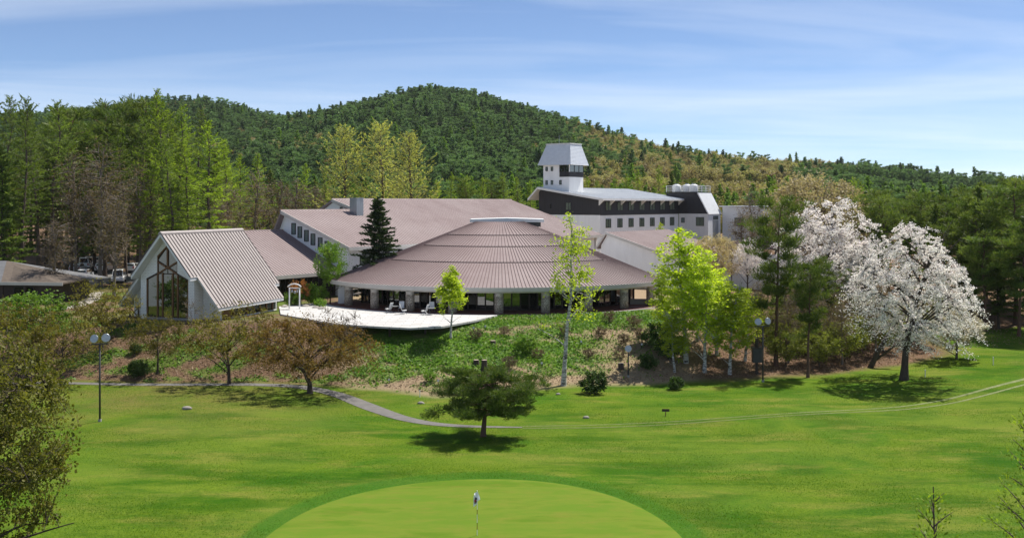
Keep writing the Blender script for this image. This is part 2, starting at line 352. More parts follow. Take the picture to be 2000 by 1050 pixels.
ivy = np.maximum(ivy, plat*.8); ivy = np.maximum(ivy, .75*(PXg < 680)*(T > .02)*(T < 1)*sstep((nz+.5*nz2-.15)*3))
er = green_r(GX, GY); collar = sstep((1.14+.015*nz-er)*26)
zone = np.stack([litter, ivy, collar, mid], -1).reshape(-1, 4).astype(np.float32)
ca = gme.color_attributes.new('zone', 'FLOAT_COLOR', 'POINT'); ca.data.foreach_set('color', zone.ravel())
m, nt, b = newmat('ground_cover_soil')
at_ = nt.nodes.new('ShaderNodeVertexColor'); at_.layer_name = 'zone'; sp = nt.nodes.new('ShaderNodeSeparateColor'); L(nt, at_.outputs[0], sp.inputs[0])
def lawn_colour(nt):
    n1 = noise(nt, .06, 6, .64, dist=.8); n2 = noise(nt, .22, 6, .7, stretch=(.55, 1.7, 1)); n3 = noise(nt, 8, 4, .8); n4 = noise(nt, .5, 6, .72, stretch=(.6, 1.4, 1)); n5 = noise(nt, .13, 5, .65, stretch=(.5, 1.5, 1))
    base = ramp(nt, n1, [(.38, (.012, .080, .001)), (.46, (.030, .124, .002)), (.54, (.082, .155, .005)), (.62, (.022, .104, .002))])
    base = mix(nt, rerange(nt, n5, .46, .57, 0, .7), base, (.098, .165, .008))
    base = mix(nt, rerange(nt, n2, .50, .63, 0, .8), base, (.175, .180, .032))
    base = mix(nt, rerange(nt, n4, .53, .70, 0, .65), base, (.016, .088, .002))
    base = mix(nt, rerange(nt, n3, .32, .68, 0, 1), mix(nt, .45, base, (.012, .035, .003)), mix(nt, .22, base, (.30, .33, .05)))
    n6 = noise(nt, .04, 4, .6, dist=1.0); n8 = noise(nt, .17, 5, .7, stretch=(.45, 1.3, 1))
    base = mix(nt, rerange(nt, n6, .42, .58, 0, .5), base, mix(nt, .5, base, (.15, .19, .03)))
    base = mix(nt, rerange(nt, n8, .50, .62, 0, .6), base, (.012, .072, .001))
    return base, n3
lawn, n3 = lawn_colour(nt)
nbk = noise(nt, .12, 5, .7)
spx = nt.nodes.new('ShaderNodeSeparateXYZ'); tcg = nt.nodes.new('ShaderNodeTexCoord'); L(nt, tcg.outputs['Object'], spx.inputs[0])
west = nt.nodes.new('ShaderNodeMath'); west.operation = 'MULTIPLY'; L(nt, rerange(nt, spx.outputs[0], -8, -26), west.inputs[0]); L(nt, rerange(nt, spx.outputs[1], 66, 86), west.inputs[1])
west2 = nt.nodes.new('ShaderNodeMath'); west2.operation = 'MULTIPLY'; L(nt, west.outputs[0], west2.inputs[0]); L(nt, rerange(nt, nbk, .36, .6, .15, .8), west2.inputs[1])
lawn = mix(nt, west2.outputs[0], lawn, mix(nt, rerange(nt, n3, .3, .7), (.085, .068, .018), (.20, .155, .055)))
coll = mix(nt, rerange(nt, n3, .3, .7), (.020, .090, .006), (.060, .150, .014))
lawn = mix(nt, rerange(nt, sp.outputs[2], 0, 1, 0, .78), lawn, coll)
nl = noise(nt, 5, 5, .75); nb = noise(nt, .6, 4, .6)
lit = mix(nt, rerange(nt, nl, .35, .68), (.075, .044, .028), (.24, .155, .10))
lit = mix(nt, rerange(nt, nb, .48, .75, 0, .55), lit, (.10, .085, .03))
lit = mix(nt, at_.outputs[1], lit, mix(nt, .5, lit, (.42, .33, .21)))
n7 = noise(nt, 4, 4, .7)
iv = mix(nt, rerange(nt, n7, .35, .65), (.035, .09, .010), (.13, .22, .03))
col = mix(nt, sp.outputs[0], lawn, lit); col = mix(nt, sp.outputs[1], col, iv)
L(nt, col, b.inputs['Base Color']); b.inputs['Roughness'].default_value = .95; b.inputs['Specular IOR Level'].default_value = .04
nbm = noise(nt, 9, 5, .8); bump(nt, nbm, b, .55, .06)
gme.materials.append(m)
put(bpy.data.objects.new('ground', gme), kind='structure', label='mown fairway grass rising to a leaf covered bank')
# hill
hy = np.concatenate([np.linspace(256, 900, 110), np.geomspace(920, 1500, 14)]); hx = np.linspace(-1.25, 1.25, 190)
HGX = hx[None]*(hy[:, None]*.55+260); HGY = np.repeat(hy[:, None], len(hx), 1); HGZ = hill_z(HGX, HGY)
hi = np.arange(HGX.size).reshape(HGX.shape)
hq = np.stack([hi[:-1, :-1], hi[:-1, 1:], hi[1:, 1:], hi[1:, :-1]], -1).reshape(-1, 4)
mh, nt, b = newmat('forest_floor')
n = noise(nt, .05, 6, .7); L(nt, ramp(nt, n, [(.35, (.022, .035, .012)), (.55, (.06, .055, .022)), (.7, (.085, .065, .03))]), b.inputs['Base Color']); b.inputs['Roughness'].default_value = 1
put(bpy.data.objects.new('hill', fast_mesh('hill', np.stack([HGX, HGY, HGZ], -1).reshape(-1, 3), [hq], [mh], True)), kind='structure', label='wooded hill rising behind the hotel')
# putting green
th = np.linspace(0, 2*pi, 120, endpoint=False); rr = np.linspace(.0, 1, 26)[1:]
ex = np.sign(np.cos(th))*np.abs(np.cos(th))**(2/2.15); ey = np.sign(np.sin(th))*np.abs(np.sin(th))**(2/2.15)
X = GREEN_C[0]+GREEN_A[0]*rr[:, None]*ex; Y = GREEN_C[1]+GREEN_A[1]*rr[:, None]*ey
Zg = ground_z(X, Y)+.05-.045*(rr[:, None] > .99)
V = np.concatenate([[[GREEN_C[0], GREEN_C[1], ground_z(*GREEN_C)+.05]], np.stack([X, Y, Zg], -1).reshape(-1, 3)])
i = np.arange(len(rr)-1)[:, None]*120+1; j = np.arange(120)[None]; j2 = (j+1) % 120
gq = np.stack([i+j, i+120+j, i+120+j2, i+j2], -1).reshape(-1, 4); gt = np.stack([np.zeros(120, int), 1+j[0], 1+j2[0]], -1)
m, nt, b = newmat('putting_green')
n1 = noise(nt, .25, 5, .65, stretch=(.55, 1.6, 1)); n2 = noise(nt, 9, 3, .7); n3 = noise(nt, .9, 4, .7, stretch=(.6, 1.6, 1))
c = ramp(nt, n1, [(.40, (.088, .158, .012)), (.5, (.130, .182, .020)), (.60, (.104, .175, .016))])
c = mix(nt, rerange(nt, n3, .5, .75, 0, .55), c, (.18, .165, .03)); c = mix(nt, rerange(nt, n2, .3, .7, 0, .16), c, (.09, .16, .01))
L(nt, c, b.inputs['Base Color']); b.inputs['Roughness'].default_value = .9; b.inputs['Specular IOR Level'].default_value = .05; bump(nt, n2, b, .15, .02)
put(bpy.data.objects.new('putting_green', fast_mesh('putting_green', V, [gq, gt], [m], True)), kind='structure', label='smooth putting green')
# strips laid on the ground
def strip(name, px_pts, wd, mat, label, lift=.03, z=0., world=False, edge=0):
    if world: P = np.array(px_pts, float)
    else: P = np.array([((px-1000)*d/F, d) for px, py in px_pts for d in [(CZ-z)*F/(py-HOR)]])
    s = np.concatenate([[0], np.cumsum(np.linalg.norm(np.diff(P, axis=0), axis=1))]); t = np.linspace(0, s[-1], max(12, int(s[-1]/.5)))
    # smooth through the points
    Q = np.stack([np.interp(t, s, P[:, 0]), np.interp(t, s, P[:, 1])], -1)
    for _ in range(12): Q[1:-1] = (Q[:-2]+2*Q[1:-1]+Q[2:])/4
    d = np.gradient(Q, axis=0); d /= np.linalg.norm(d, axis=1)[:, None]; nn = np.stack([-d[:, 1], d[:, 0]], -1)
    ww = np.interp(t, s, wd) if not np.isscalar(wd) else np.full(len(t), wd)
    cols = np.linspace(-.5, .5, 5); V = []
    for c in cols:
        p = Q+nn*(ww*c)[:, None]; V.append(np.stack([p[:, 0], p[:, 1], ground_z(p[:, 0], p[:, 1])+lift-(.02 if abs(c) == .5 else 0)], -1))
    V = np.stack(V, 1); k = len(t); ii = np.arange(k*5).reshape(k, 5)
    q = np.stack([ii[:-1, :-1], ii[1:, :-1], ii[1:, 1:], ii[:-1, 1:]], -1).reshape(-1, 4)
    put(bpy.data.objects.new(name, fast_mesh(name, V.reshape(-1, 3), [q], [mat], True)), kind='structure', label=label)
strip('cart_path', [(-250, 750), (0, 749), (150, 748.5), (330, 748), (480, 750), (590, 755), (660, 769), (720, 791), (790, 815), (850, 827), (930, 833), (1020, 835)], [1.1, 1.1, 1.1, 1.1, 1.15, 1.3, 1.4, 1.6, 1.3, 1.05, .75, .35], M['asphalt'], 'narrow asphalt cart path at the foot of the bank', .045)
m_edge = plain('track_soil', (.21, .22, .10), (.10, .14, .03), .95, 2)
strip('wheel_track', [(1020, 833), (1150, 831), (1300, 824), (1500, 812), (1660, 801), (1760, 793), (1860, 780), (1940, 764), (2020, 748), (2200, 715)], [.14, .12, .12, .14, .18, .24, .34, .4, .45, .45], m_edge, 'pale wheel track across the fairway', .03)
strip('wheel_track', [(1020, 837), (1150, 836), (1300, 829), (1500, 817), (1660, 806), (1760, 799), (1860, 788), (1940, 774), (2020, 757), (2200, 722)], [.12, .12, .12, .12, .14, .18, .22, .28, .32, .32], m_edge, 'pale wheel track across the fairway, the nearer one', .034)
m_white = M['concrete']
strip('car_park_road', [(-70, 152), (-58, 162), (-44, 168), (-36, 172)], 17, M['asphalt'], 'asphalt car park', .05, world=True)
strip('garden_path', [(-52.5, 113), (-51, 120), (-52.5, 128), (-56, 138)], 1.8, M['gravel'], 'pale garden path beside the lodge', .05, world=True)
# ------------------------------------------------------------------ buildings
BZ = 4.15
def window(parent, c, ax, nrm, w, h, panes=2, frame='dark_metal', pane='glass', curtain=True, depth=.10, fw=.07):
    """a framed window lying in a wall: frame proud of the wall, panes set back in the frame"""
    c = np.array(c, float); ax = np.array(ax, float); nrm = np.array(nrm, float); up = np.array((0, 0, 1.))
    mb = MB()
    def slab(m, a0, a1, z0, z1, n0, n1):
        pts = [c+ax*a+up*z+nrm*n0 for a, z in ((a0, z0), (a1, z0), (a1, z1), (a0, z1))]
        m.prism(pts, nrm*(n1-n0))
    slab(mb, -w/2, w/2, -h/2, -h/2+fw, .0, depth); slab(mb, -w/2, w/2, h/2-fw, h/2, .0, depth)
    slab(mb, -w/2, -w/2+fw, -h/2+fw, h/2-fw, .0, depth); slab(mb, w/2-fw, w/2, -h/2+fw, h/2-fw, .0, depth)
    pw = (w-2*fw)/panes
    for i in range(1, panes): slab(mb, -w/2+fw+pw*i-fw/2, -w/2+fw+pw*i+fw/2, -h/2+fw, h/2-fw, .002, depth*.9)
    f = mb.build('window', M[frame], parent)
    for i in range(panes):
        q = MB(); a0 = -w/2+fw+pw*i+.001; slab(q, a0, a0+pw-.002, -h/2+fw+.001, h/2-fw-.001, .035, .045); q.build('pane', M[pane], f)
    if curtain:
        q = MB(); slab(q, -w/2+fw, w/2-fw, -h/2+fw, h/2-fw, .008, .02); q.build('curtain', M['curtain'], f)
    return f
def ribs(segs, w, h, up=(0, 0, 1)):
    """raised seams on a roof: a flat bar along each segment"""
    V = []; Q = []; up = np.array(up, float)
    for a, b in segs:
        a = np.array(a, float); b = np.array(b, float); d = b-a; d /= np.linalg.norm(d); s = np.cross(d, up); s /= np.linalg.norm(s); n = np.cross(s, d)
        o = len(V)
        for p in (a, b):
            V += [p-s*w/2-n*.02, p+s*w/2-n*.02, p+s*w/2*.7+n*h, p-s*w/2*.7+n*h]
        Q += [(o, o+4, o+7, o+3), (o+1, o+2, o+6, o+5), (o+3, o+7, o+6, o+2), (o, o+3, o+2, o+1), (o+4, o+5, o+6, o+7)]
    return np.array(V), np.array(Q)
def seam_part(name, segs, w, h, mat, parent, up=(0, 0, 1)):
    V, Q = ribs(segs, w, h, up); put(bpy.data.objects.new(name, fast_mesh(name, V, [Q], [mat])), parent, kind='stuff')
# ---------------- chapel
def chapel():
    K = 1.223; AE, AN, AR = 6.18, 3.65, 4.95; LZ = 9.0; LEN = 14.6; Y1, Y2 = 1.25, 13.5
    t = empty('chapel', (-36.07, 105, BZ), R(-19), 'white steep gabled chapel with tall glass front and pale ribbed roof', 'chapel')
    zr = lambda a: LZ-K*abs(a)
    roof = MB()
    for s in (-1, 1):
        poly = [(0, 0), (AN, 0), (AN, Y1), (AE, Y1), (AE, Y2), (AR, Y2), (AR, LEN), (0, LEN)]
        top = [(s*a, y, zr(a)-.0) for a, y in poly]; bot = [(s*a+(.0 if a == 0 else -s*.0), y, zr(a)-.36) for a, y in poly]
        roof.hexa(bot, top)
    ro = roof.build('roof', M['white_paint'], t)
    # standing-seam sheets, one object each
    n = 27; wd = LEN/n; sl = math.hypot(1, K); nx, nz_ = K/sl, 1/sl
    for s in (-1, 1):
        for i in range(n):
            y0, y1 = i*wd, (i+1)*wd; ym = (y0+y1)/2
            e = AN if ym < Y1 else (AR if ym > Y2 else AE)
            mb = MB(); q = lambda a, y, h: (s*(a+nx*h), y, zr(a)+nz_*h)
            e += .04
            mb.hexa([q(.02, y0, .004), q(e, y0, .004), q(e, y1-.004, .004), q(.02, y1-.004, .004)], [q(.02, y0, .03), q(e, y0, .03), q(e, y1-.004, .03), q(.02, y1-.004, .03)])
            pn = mb.build('roof_panel', M['roof_pale'], ro)
    segs = [((s*.03, i*wd, zr(.03)+.03), (s*(AN if i*wd < Y1 else (AR if i*wd > Y2 else AE)+.04), i*wd, zr((AN if i*wd < Y1 else (AR if i*wd > Y2 else AE)+.04))+.03)) for s in (-1, 1) for i in range(n+1)]
    for s in (-1, 1):
        seam_part('roof_seams', [g for g in segs if g[0][0]*s > 0], .11, .075, M['seam_shade'], ro, (s*nx, 0, nz_))
    MB().prism([(-.22, -.05, LZ-.18), (.22, -.05, LZ-.18), (.22, -.05, LZ+.0), (0, -.05, LZ+.16), (-.22, -.05, LZ+.0)], (0, LEN+.1, 0)).build('ridge_cap', M['roof_pale'], ro)
    # walls
    zu = lambda a: LZ-.40-K*abs(a)
    def wall(poly, y0, y1, name='wall', mat='white_brick'):
        return MB().prism([(a, y0, z) for a, z in poly], (0, y1-y0, 0)).build(name, M[mat], t)
    G = [(2.6, 4.2), (1.25, 4.85), (1.25, 6.55), (0, 7.65)]
    wall([(3.3, -.6), (2.6, -.6), (2.6, 4.2), (1.25, 4.85), (1.25, 6.55), (0, 7.65), (0, zu(0)), (3.3, zu(3.3))], 1.1, 1.4)
    wall([(-3.3, -.6), (-2.6, -.6), (-2.6, 4.2), (-1.25, 4.85), (-1.25, 6.55), (0, 7.65), (0, zu(0)), (-3.3, zu(3.3))][::-1], 1.1, 1.4)
    for s in (-1, 1):
        MB().box(min(s*3.0, s*3.3), max(s*3.0, s*3.3), 1.4, 2.6, -.6, zu(3.3)-.02).build('wall', M['white_brick'], t)
        wall([(s*3.31, -.6), (s*5.4, -.6), (s*5.4, zu(5.4)), (s*3.31, zu(3.31))][::s], 2.6, 2.85)
        MB().box(min(s*5.15, s*5.4), max(s*5.15, s*5.4), 2.86, 4.6, -.6, 1.75).build('wall', M['timber_dark'] if s < 0 else M['wood'], t)
        for k in range(7):
            y = 5.0+k*1.25
            MB().box(min(s*5.2, s*5.38), max(s*5.2, s*5.38), y, y+.18, -.6, 1.9).build('post', M['wood'], t)
            MB().box(min(s*5.26, s*5.3), max(s*5.26, s*5.3), y+.2, y+1.23, .1, 1.85).build('side_pane', M['glass'], t)
        MB().box(min(s*5.18, s*5.4), max(s*5.18, s*5.4), 4.62, 13.3, -.6, .08).build('plinth', M['white_brick'], t)
    wall([(-5.3, -.6), (5.3, -.6), (5.3, zu(5.3)), (0, zu(0)), (-5.3, zu(5.3))], 13.3, 13.5, 'rear_wall')
    MB().box(-5.1, 5.1, 1.45, 13.2, -.5, .05).build('floor', M['tile_red'], t)
    # glazed front, pane by pane between timber posts
    gx = [-2.6, -1.25, -.62, .62, 1.25, 2.6]
    for i in range(5):
        a0, a1 = gx[i]+.05, gx[i+1]-.05
        tz = lambda a: 4.2+(2.6-abs(a))/1.35*.65 if abs(a) > 1.25 else 4.7
        MB().prism([(a0, 1.22, .25), (a1, 1.22, .25), (a1, 1.22, min(tz(a1), 4.8)), (a0, 1.22, min(tz(a0), 4.8))], (0, .03, 0)).build('pane', M['mirror_glass'], t)
    for s in (-1, 1):
        MB().prism([(s*.06, 1.22, 4.8), (s*1.2, 1.22, 4.8), (s*1.2, 1.22, 6.5), (s*.06, 1.22, 7.5)], (0, .03, 0)).build('pane', M['mirror_glass'], t)
    for a in (-2.55, -1.25, -.62, .62, 1.25, 2.55):
        MB().bar((a, 1.2, -.2), (a, 1.2, 4.25 if abs(a) > 2 else (4.85 if abs(a) < 1 else 6.55)), .13, .16).build('mullion', M['wood'], t)
    MB().bar((0, 1.18, 5.35), (0, 1.18, 7.6), .16, .16).build('mullion', M['wood'], t)
    for s in (-1, 1):
        MB().bar((0, 1.16, 5.4), (s*1.22, 1.16, 4.72), .15, .15).build('brace', M['wood'], t)
        MB().bar((0, 1.15, 5.35), (s*1.22, 1.15, 6.0), .15, .15).build('brace', M['wood'], t)
        MB().bar((s*1.2, 1.14, 6.52), (0, 1.14, 7.62), .13, .13).build('brace', M['wood'], t)
        MB().bar((s*1.22, 1.14, 4.78), (s*2.58, 1.14, 4.15), .13, .13).build('brace', M['timber_dark'], t)
    MB().box(-2.6, 2.6, 1.1, 1.35, -.6, .22).build('sill', M['concrete'], t)
    # timber rail beside the front
    for a in (-5.2, -4.1, -3.5): MB().box(a, a+.12, 1.6, 1.72, -.7, 1.25).build('rail_post', M['timber_dark'], t)
    MB().bar((-5.2, 1.66, 1.1), (-3.4, 1.66, 1.1), .1).build('rail', M['timber_dark'], t)
    MB().bar((-5.1, 1.66, .1), (-4.1, 1.66, 1.05), .08).build('rail_brace', M['timber_dark'], t)
    MB().bar((-4.1, 1.66, .1), (-5.1, 1.6, 1.05), .08).build('rail_brace', M['timber_dark'], t)
chapel()
# ---------------- great hall and its lower link
def hall():
    t = empty('great_hall', (-31, 140, BZ), R(-36), 'great hall under a huge brown ribbed roof with a metal chimney', 'hall')
    k = .358; zA = 11.03; z = lambda x: zA-k*x
    YB = 13.0; XB = -4.4; XE = 12.96
    # roof slope (two ridge heights, one plane)
    outline = [(0, -.8), (XE, -.8), (XE, 62.5), (XB, 58.5), (XB, YB), (0, YB)]
    rf = MB().hexa([(x, y, z(x)-.4) for x, y in outline], [(x, y, z(x)) for x, y in outline]).build('roof', M['roof_brown'], t)
    segs = []; y = -.75
    while y < 62.3:
        x0 = 0 if y < YB else XB
        if y > 58.5: x0 = XB+(y-58.5)/4*(XE-XB)
        segs.append(((x0, y, z(x0)), (XE, y, z(XE)))); y += .6
    seam_part('roof_seams', segs, .07, .035, M['seam_brown'], rf)
    for y0, y1, x in ((-.85, YB, 0), (YB, 58.6, XB)):
        MB().prism([(x-.2, y0, z(x)-.2), (x+.25, y0, z(x)-.12), (x+.02, y0, z(x)+.14)], (0, y1-y0, 0)).build('ridge_cap', M['roof_brown'], rf)
    # rear slopes
    MB().hexa([(0, -.8, zA-.4), (0, YB, zA-.4), (-1.7, YB, zA-3.7), (-1.7, -.8, zA-3.7)], [(0, -.8, zA-.02), (0, YB, zA-.02), (-1.9, YB, zA-3.3), (-1.9, -.8, zA-3.3)]).build('rear_roof', M['roof_brown'], t)
    zB = z(XB)
    MB().hexa([(XB, YB, zB-.4), (XB, 58.5, zB-.4), (XB-9, 58.5, zB-5), (XB-9, YB, zB-5)], [(XB, YB, zB-.02), (XB, 58.5, zB-.02), (XB-9, 58.5, zB-4.6), (XB-9, YB, zB-4.6)]).build('rear_roof', M['roof_brown'], t)
    # verge boards
    MB().prism([(XE+.02, -.88, z(XE)-.45), (XE+.02, -.88, z(XE)+.02), (0, -.88, zA+.02), (0, -.88, zA-.45)], (0, .07, 0)).build('verge_board', M['fascia'], t)
    MB().prism([(0, YB-.1, z(0)-.05), (0, YB-.1, z(0)+.35), (XB, YB-.1, z(XB)+.04), (XB, YB-.1, z(XB)-.45)], (0, .08, 0)).build('verge_board', M['fascia'], t)
    MB().box(XE, XE+.09, -.88, 62.5, z(XE)-.5, z(XE)-.02).build('eave_board', M['fascia'], t)
    # walls
    MB().prism([(-1.2, 0, -.5), (12.1, 0, -.5), (12.1, 0, z(12.1)-.42), (0, 0, zA-.42), (-1.2, 0, zA-2.7)], (0, .3, 0)).build('wall', M['white_wall'], t)
    MB().prism([(XB-8, YB+.3, -.5), (0, YB+.3, -.5), (0, YB+.3, z(0)-.42), (XB, YB+.3, zB-.42), (XB-8, YB+.3, zB-4.8)], (0, .3, 0)).build('wall', M['white_wall'], t)
    MB().box(11.8, 12.1, .3, 61.0, -.5, z(12.1)-.42).build('wall', M['white_wall'], t)
    MB().prism([(XB-8, 58, -.5), (12.1, 61.7, -.5), (12.1, 61.7, z(12.1)-.45), (XB, 58, zB-.45), (XB-8, 58, zB-5)], (0, .3, 0)).build('wall', M['white_wall'], t)
    for x in (1.73, 2.95, 4.24, 5.5, 6.88, 8.15, 9.5): window(t, (x, -.005, z(x)-1.85), (1, 0, 0), (0, -1, 0), .82, 1.55, 1, pane='glass', curtain=False)
    window(t, (-2.7, YB+.29, z(-2.7)-1.0), (1, 0, 0), (0, -1, 0), .5, .9, 1, curtain=False)
    for i in range(9):
        y = 3+i*2.6
        window(t, (12.105, y, 4.6), (0, 1, 0), (1, 0, 0), 1.9, 1.3, 2, curtain=(i % 2 == 0))
        MB().lathe([(.28, 0), (.32, .05), (.32, .5), (.26, .55)], 10, (12.5, y+1.3, 5.2)).build('vent_hood', M['dark_metal'], t)
    MB().box(12.1, 13.4, 6, 20, 3.2, 3.5).build('canopy', M['concrete'], t)
    MB().box(12.12, 12.7, .5, 2.4, 1.6, 2.6).build('condenser', M['white_paint'], t)
    # chimney
    c = MB().box(.9, 2.3, 11.4, 12.8, z(2.3)-.1, 12.7).build('chimney', M['metal'], t)
    for i in range(3): MB().box(1.1+i*.45, 1.15+i*.45, 11.37, 11.398, z(2)-.2, 12.65).build('flute', M['dark_metal'] if i == 9 else M['metal'], c)
    MB().box(.85, 2.35, 11.35, 12.85, 12.702, 12.8).build('cap', M['metal'], c)
    # link building
    l = empty('link_building', (-31, 140, BZ), R(-36), 'low brown roofed link between the chapel and the great hall', 'building')
    kz = .445; zl = lambda x: 8.2-kz*x
    ol = [(-.3, -12.0), (11.2, -12.0), (11.2, -.06), (-.3, -.06)]
    lr = MB().hexa([(x, y, zl(x)-.3) for x, y in ol], [(x, y, zl(x)) for x, y in ol]).build('roof', M['roof_brown'], l)
    seam_part('roof_seams', [((-.3, y, zl(-.3)), (11.2, y, zl(11.2))) for y in np.arange(-11.95, -.1, .5)], .08, .045, M['seam_brown'], lr)
    MB().box(11.2, 11.3, -12.05, -.06, zl(11.2)-.42, zl(11.2)+.02).build('eave_board', M['fascia'], l)
    MB().prism([(-.5, -12.1, zl(-.3)-.3), (-.1, -12.1, zl(-.3)-.2), (-.3, -12.1, zl(-.3)+.15)], (0, 12.0, 0)).build('ridge_cap', M['roof_brown'], lr)
    MB().box(9.6, 9.8, -11.5, -.1, -.5, zl(9.8)-.32).build('wall', M['timber_dark'], l)
    for i in range(6): window(l, (9.81, -10.6+i*1.85, 1.5), (0, 1, 0), (1, 0, 0), 1.6, 2.4, 2, curtain=False)
    MB().prism([(-.2, -11.7, -.5), (9.6, -11.7, -.5), (9.6, -11.7, zl(9.6)-.32), (-.2, -11.7, zl(-.2)-.32)], (0, .25, 0)).build('wall', M['white_wall'], l)
    MB().box(-.25, 0, -11.4, -.1, -.5, 7.6).build('wall', M['white_wall'], l)
hall()
# ---------------- round restaurant under the fan-shaped roof
FC = (-1.5, 134.0)
def fan():
    t = empty('restaurant', (FC[0], FC[1], BZ), 0, 'fan shaped restaurant pavilion with stepped brown roof on pebble columns', 'restaurant')
    R0, RE = 4.3, 23.4; A0, A1 = R(-61), R(58)
    zf = lambda r: 9.42-.341*(r-R0)
    P = lambda r, a, h=0: (r*sin(a), -r*cos(a), zf(r)+h)
    def layer(name, ra, rb, a0, a1, h0, h1, n, mat, parent, kind=None):
        aa = np.linspace(a0, a1, n+1); V = []; Q = []
        for a in aa: V += [P(ra, a, h0), P(rb, a, h0), P(rb, a, h1), P(ra, a, h1)]
        for i in range(n):
            o = 4*i
            for e in range(4): Q.append((o+e, o+(e+1) % 4, o+4+(e+1) % 4, o+4+e))
        Q += [(3, 2, 1, 0), (4*n, 4*n+1, 4*n+2, 4*n+3)]
        return put(bpy.data.objects.new(name, fast_mesh(name, V, [np.array(Q)], [mat])), parent, kind=kind)
    rf = layer('roof', R0, RE, A0, A1, -.28, 0, 60, M['roof_brown'], t)
    RB = [16.5, 11.9, 8.45, R0-.2]; cnt = [0, 74, 50, 34]
    rad = lambda a, ra, rb, h: (P(ra, a, h), P(rb, a, h))
    segs = [rad(a, RB[0], RE, 0) for a in np.linspace(A0+.004, A1-.004, 112)]
    for a in np.linspace(A0+.004, R(-52.5), 9): segs.append(rad(a, R0, RB[0], 0))
    for a in np.linspace(R(49.5), A1-.004, 9): segs.append(rad(a, R0, RB[0], 0))
    seam_part('roof_seams', segs, .065, .06, M['seam_brown'], rf)
    for i in range(1, 4):
        a0, a1 = R(-52+.6*i), R(49-.6*i); h = .06*i
        bn = layer('roof_tier', RB[i], RB[i-1]+.12, a0, a1, .012 if i == 1 else h-.055, h, 40, M['roof_brown'], rf)
        seam_part('roof_seams', [rad(a, RB[i], RB[i-1]+.16, h) for a in np.linspace(a0+.004, a1-.004, cnt[i])], .06, .06, M['seam_brown'], rf)
        layer('tier_shadow_edge', RB[i-1]+.121, RB[i-1]+.16, a0, a1, .0, h+.03, 40, M['seam_shade'], rf)  # edge strip coloured dark to draw the shadow line below each tier
    # roof lantern
    cp = MB().box(-3.5, 5.2, -2.3, 2.4, 9.0, 9.62).build('lantern', M['dark_metal'], t)
    MB().prism([(-3.9, -2.7, 9.6), (5.6, -2.7, 9.6), (5.6, -2.7, 9.98), (.8, -2.7, 10.13), (-3.9, -2.7, 9.98)], (0, 5.4, 0)).build('lantern_roof', M['white_paint'], cp)
    # fascia and ring beam
    aa = np.linspace(A0, A1, 61)
    def ring(name, ra, rb, z0, z1, mat, a0=A0, a1=A1, n=60, parent=t):
        V = []; Q = []
        for a in np.linspace(a0, a1, n+1):
            for r, z in ((ra, z0), (rb, z0), (rb, z1), (ra, z1)): V.append((r*sin(a), -r*cos(a), z))
        for i in range(n):
            o = 4*i
            for e in range(4): Q.append((o+e, o+(e+1) % 4, o+4+(e+1) % 4, o+4+e))
        Q += [(3, 2, 1, 0), (4*n, 4*n+1, 4*n+2, 4*n+3)]
        return put(bpy.data.objects.new(name, fast_mesh(name, V, [np.array(Q)], [mat])), parent)
    ring('fascia', RE+.004, RE+.09, zf(RE)-.42, zf(RE)+.03, M['fascia'])
    ring('soffit', 19.4, RE, zf(RE)-.34, zf(RE)-.285, M['fascia'])
    ring('ring_beam', 21.75, 22.75, zf(RE)-.62, zf(RE)-.345, M['fascia'])
    ring('terrace_floor', 12, 23.7, -.55, .06, M['tile_red'], R(-64), R(64))
    ring('floor_edge', 23.71, 24.1, -.9, .03, M['concrete'], R(-64), R(64))
    # columns
    for k in range(-4, 5):
        a = R(13.25*k+.2); c = (22.25*sin(a), -22.25*cos(a))
        o = MB().lathe([(.50, .06), (.50, 1.9)], 20).mesh('column', M['pebble'], True)
        col = inst('column', o, t, (*c, 0))
        MB().lathe([(.46, 1.9), (.47, 1.93), (.47, 2.2), (.60, 2.29)], 20).build('capital', M['fascia'], col, True)
    a = A0+R(.5); MB().hexa([(21.6*sin(a)-.5, -21.6*cos(a)-.9, -.4), (21.6*sin(a)+.75, -21.6*cos(a)-.9, -.4), (21.6*sin(a)+.75, -21.6*cos(a)+.5, -.4), (21.6*sin(a)-.5, -21.6*cos(a)+.5, -.4)],
        [(21.6*sin(a)-.5, -21.6*cos(a)-.9, 2.6), (21.6*sin(a)+.75, -21.6*cos(a)-.9, 2.6), (21.6*sin(a)+.75, -21.6*cos(a)+.5, 2.6), (21.6*sin(a)-.5, -21.6*cos(a)+.5, 2.6)]).build('pier', M['white_wall'], t)
    # glazing: frames and panes one by one
    n = 40; g = np.linspace(A0+R(1), A1-R(1), n+1); rg = 19.3
    fr = MB()
    top = zf(RE)-.345
    gz = MB()
    for i, a in enumerate(g): gz.bar((rg*sin(a), -rg*cos(a), .06), (rg*sin(a), -rg*cos(a), top), .14 if i % 3 else .34, .16)
    for i in range(n):
        for zz in (.12, top-.08): gz.bar((rg*sin(g[i]), -rg*cos(g[i]), zz), (rg*sin(g[i+1]), -rg*cos(g[i+1]), zz), .1, .12)
    gf = gz.build('window_frame', M['timber_dark'], t)
    for i in range(n):
        a, b2 = g[i]+.004, g[i+1]-.004; ri = rg-.03
        MB().hexa([(ri*sin(a), -ri*cos(a), .12), (ri*sin(b2), -ri*cos(b2), .12), ((ri-.02)*sin(b2), -(ri-.02)*cos(b2), .12), ((ri-.02)*sin(a), -(ri-.02)*cos(a), .12)],
                  [(ri*sin(a), -ri*cos(a), top-.06), (ri*sin(b2), -ri*cos(b2), top-.06), ((ri-.02)*sin(b2), -(ri-.02)*cos(b2), top-.06), ((ri-.02)*sin(a), -(ri-.02)*cos(a), top-.06)]).build('pane', M['mirror_glass'] if i % 3 != 2 else M['glass'], gf)
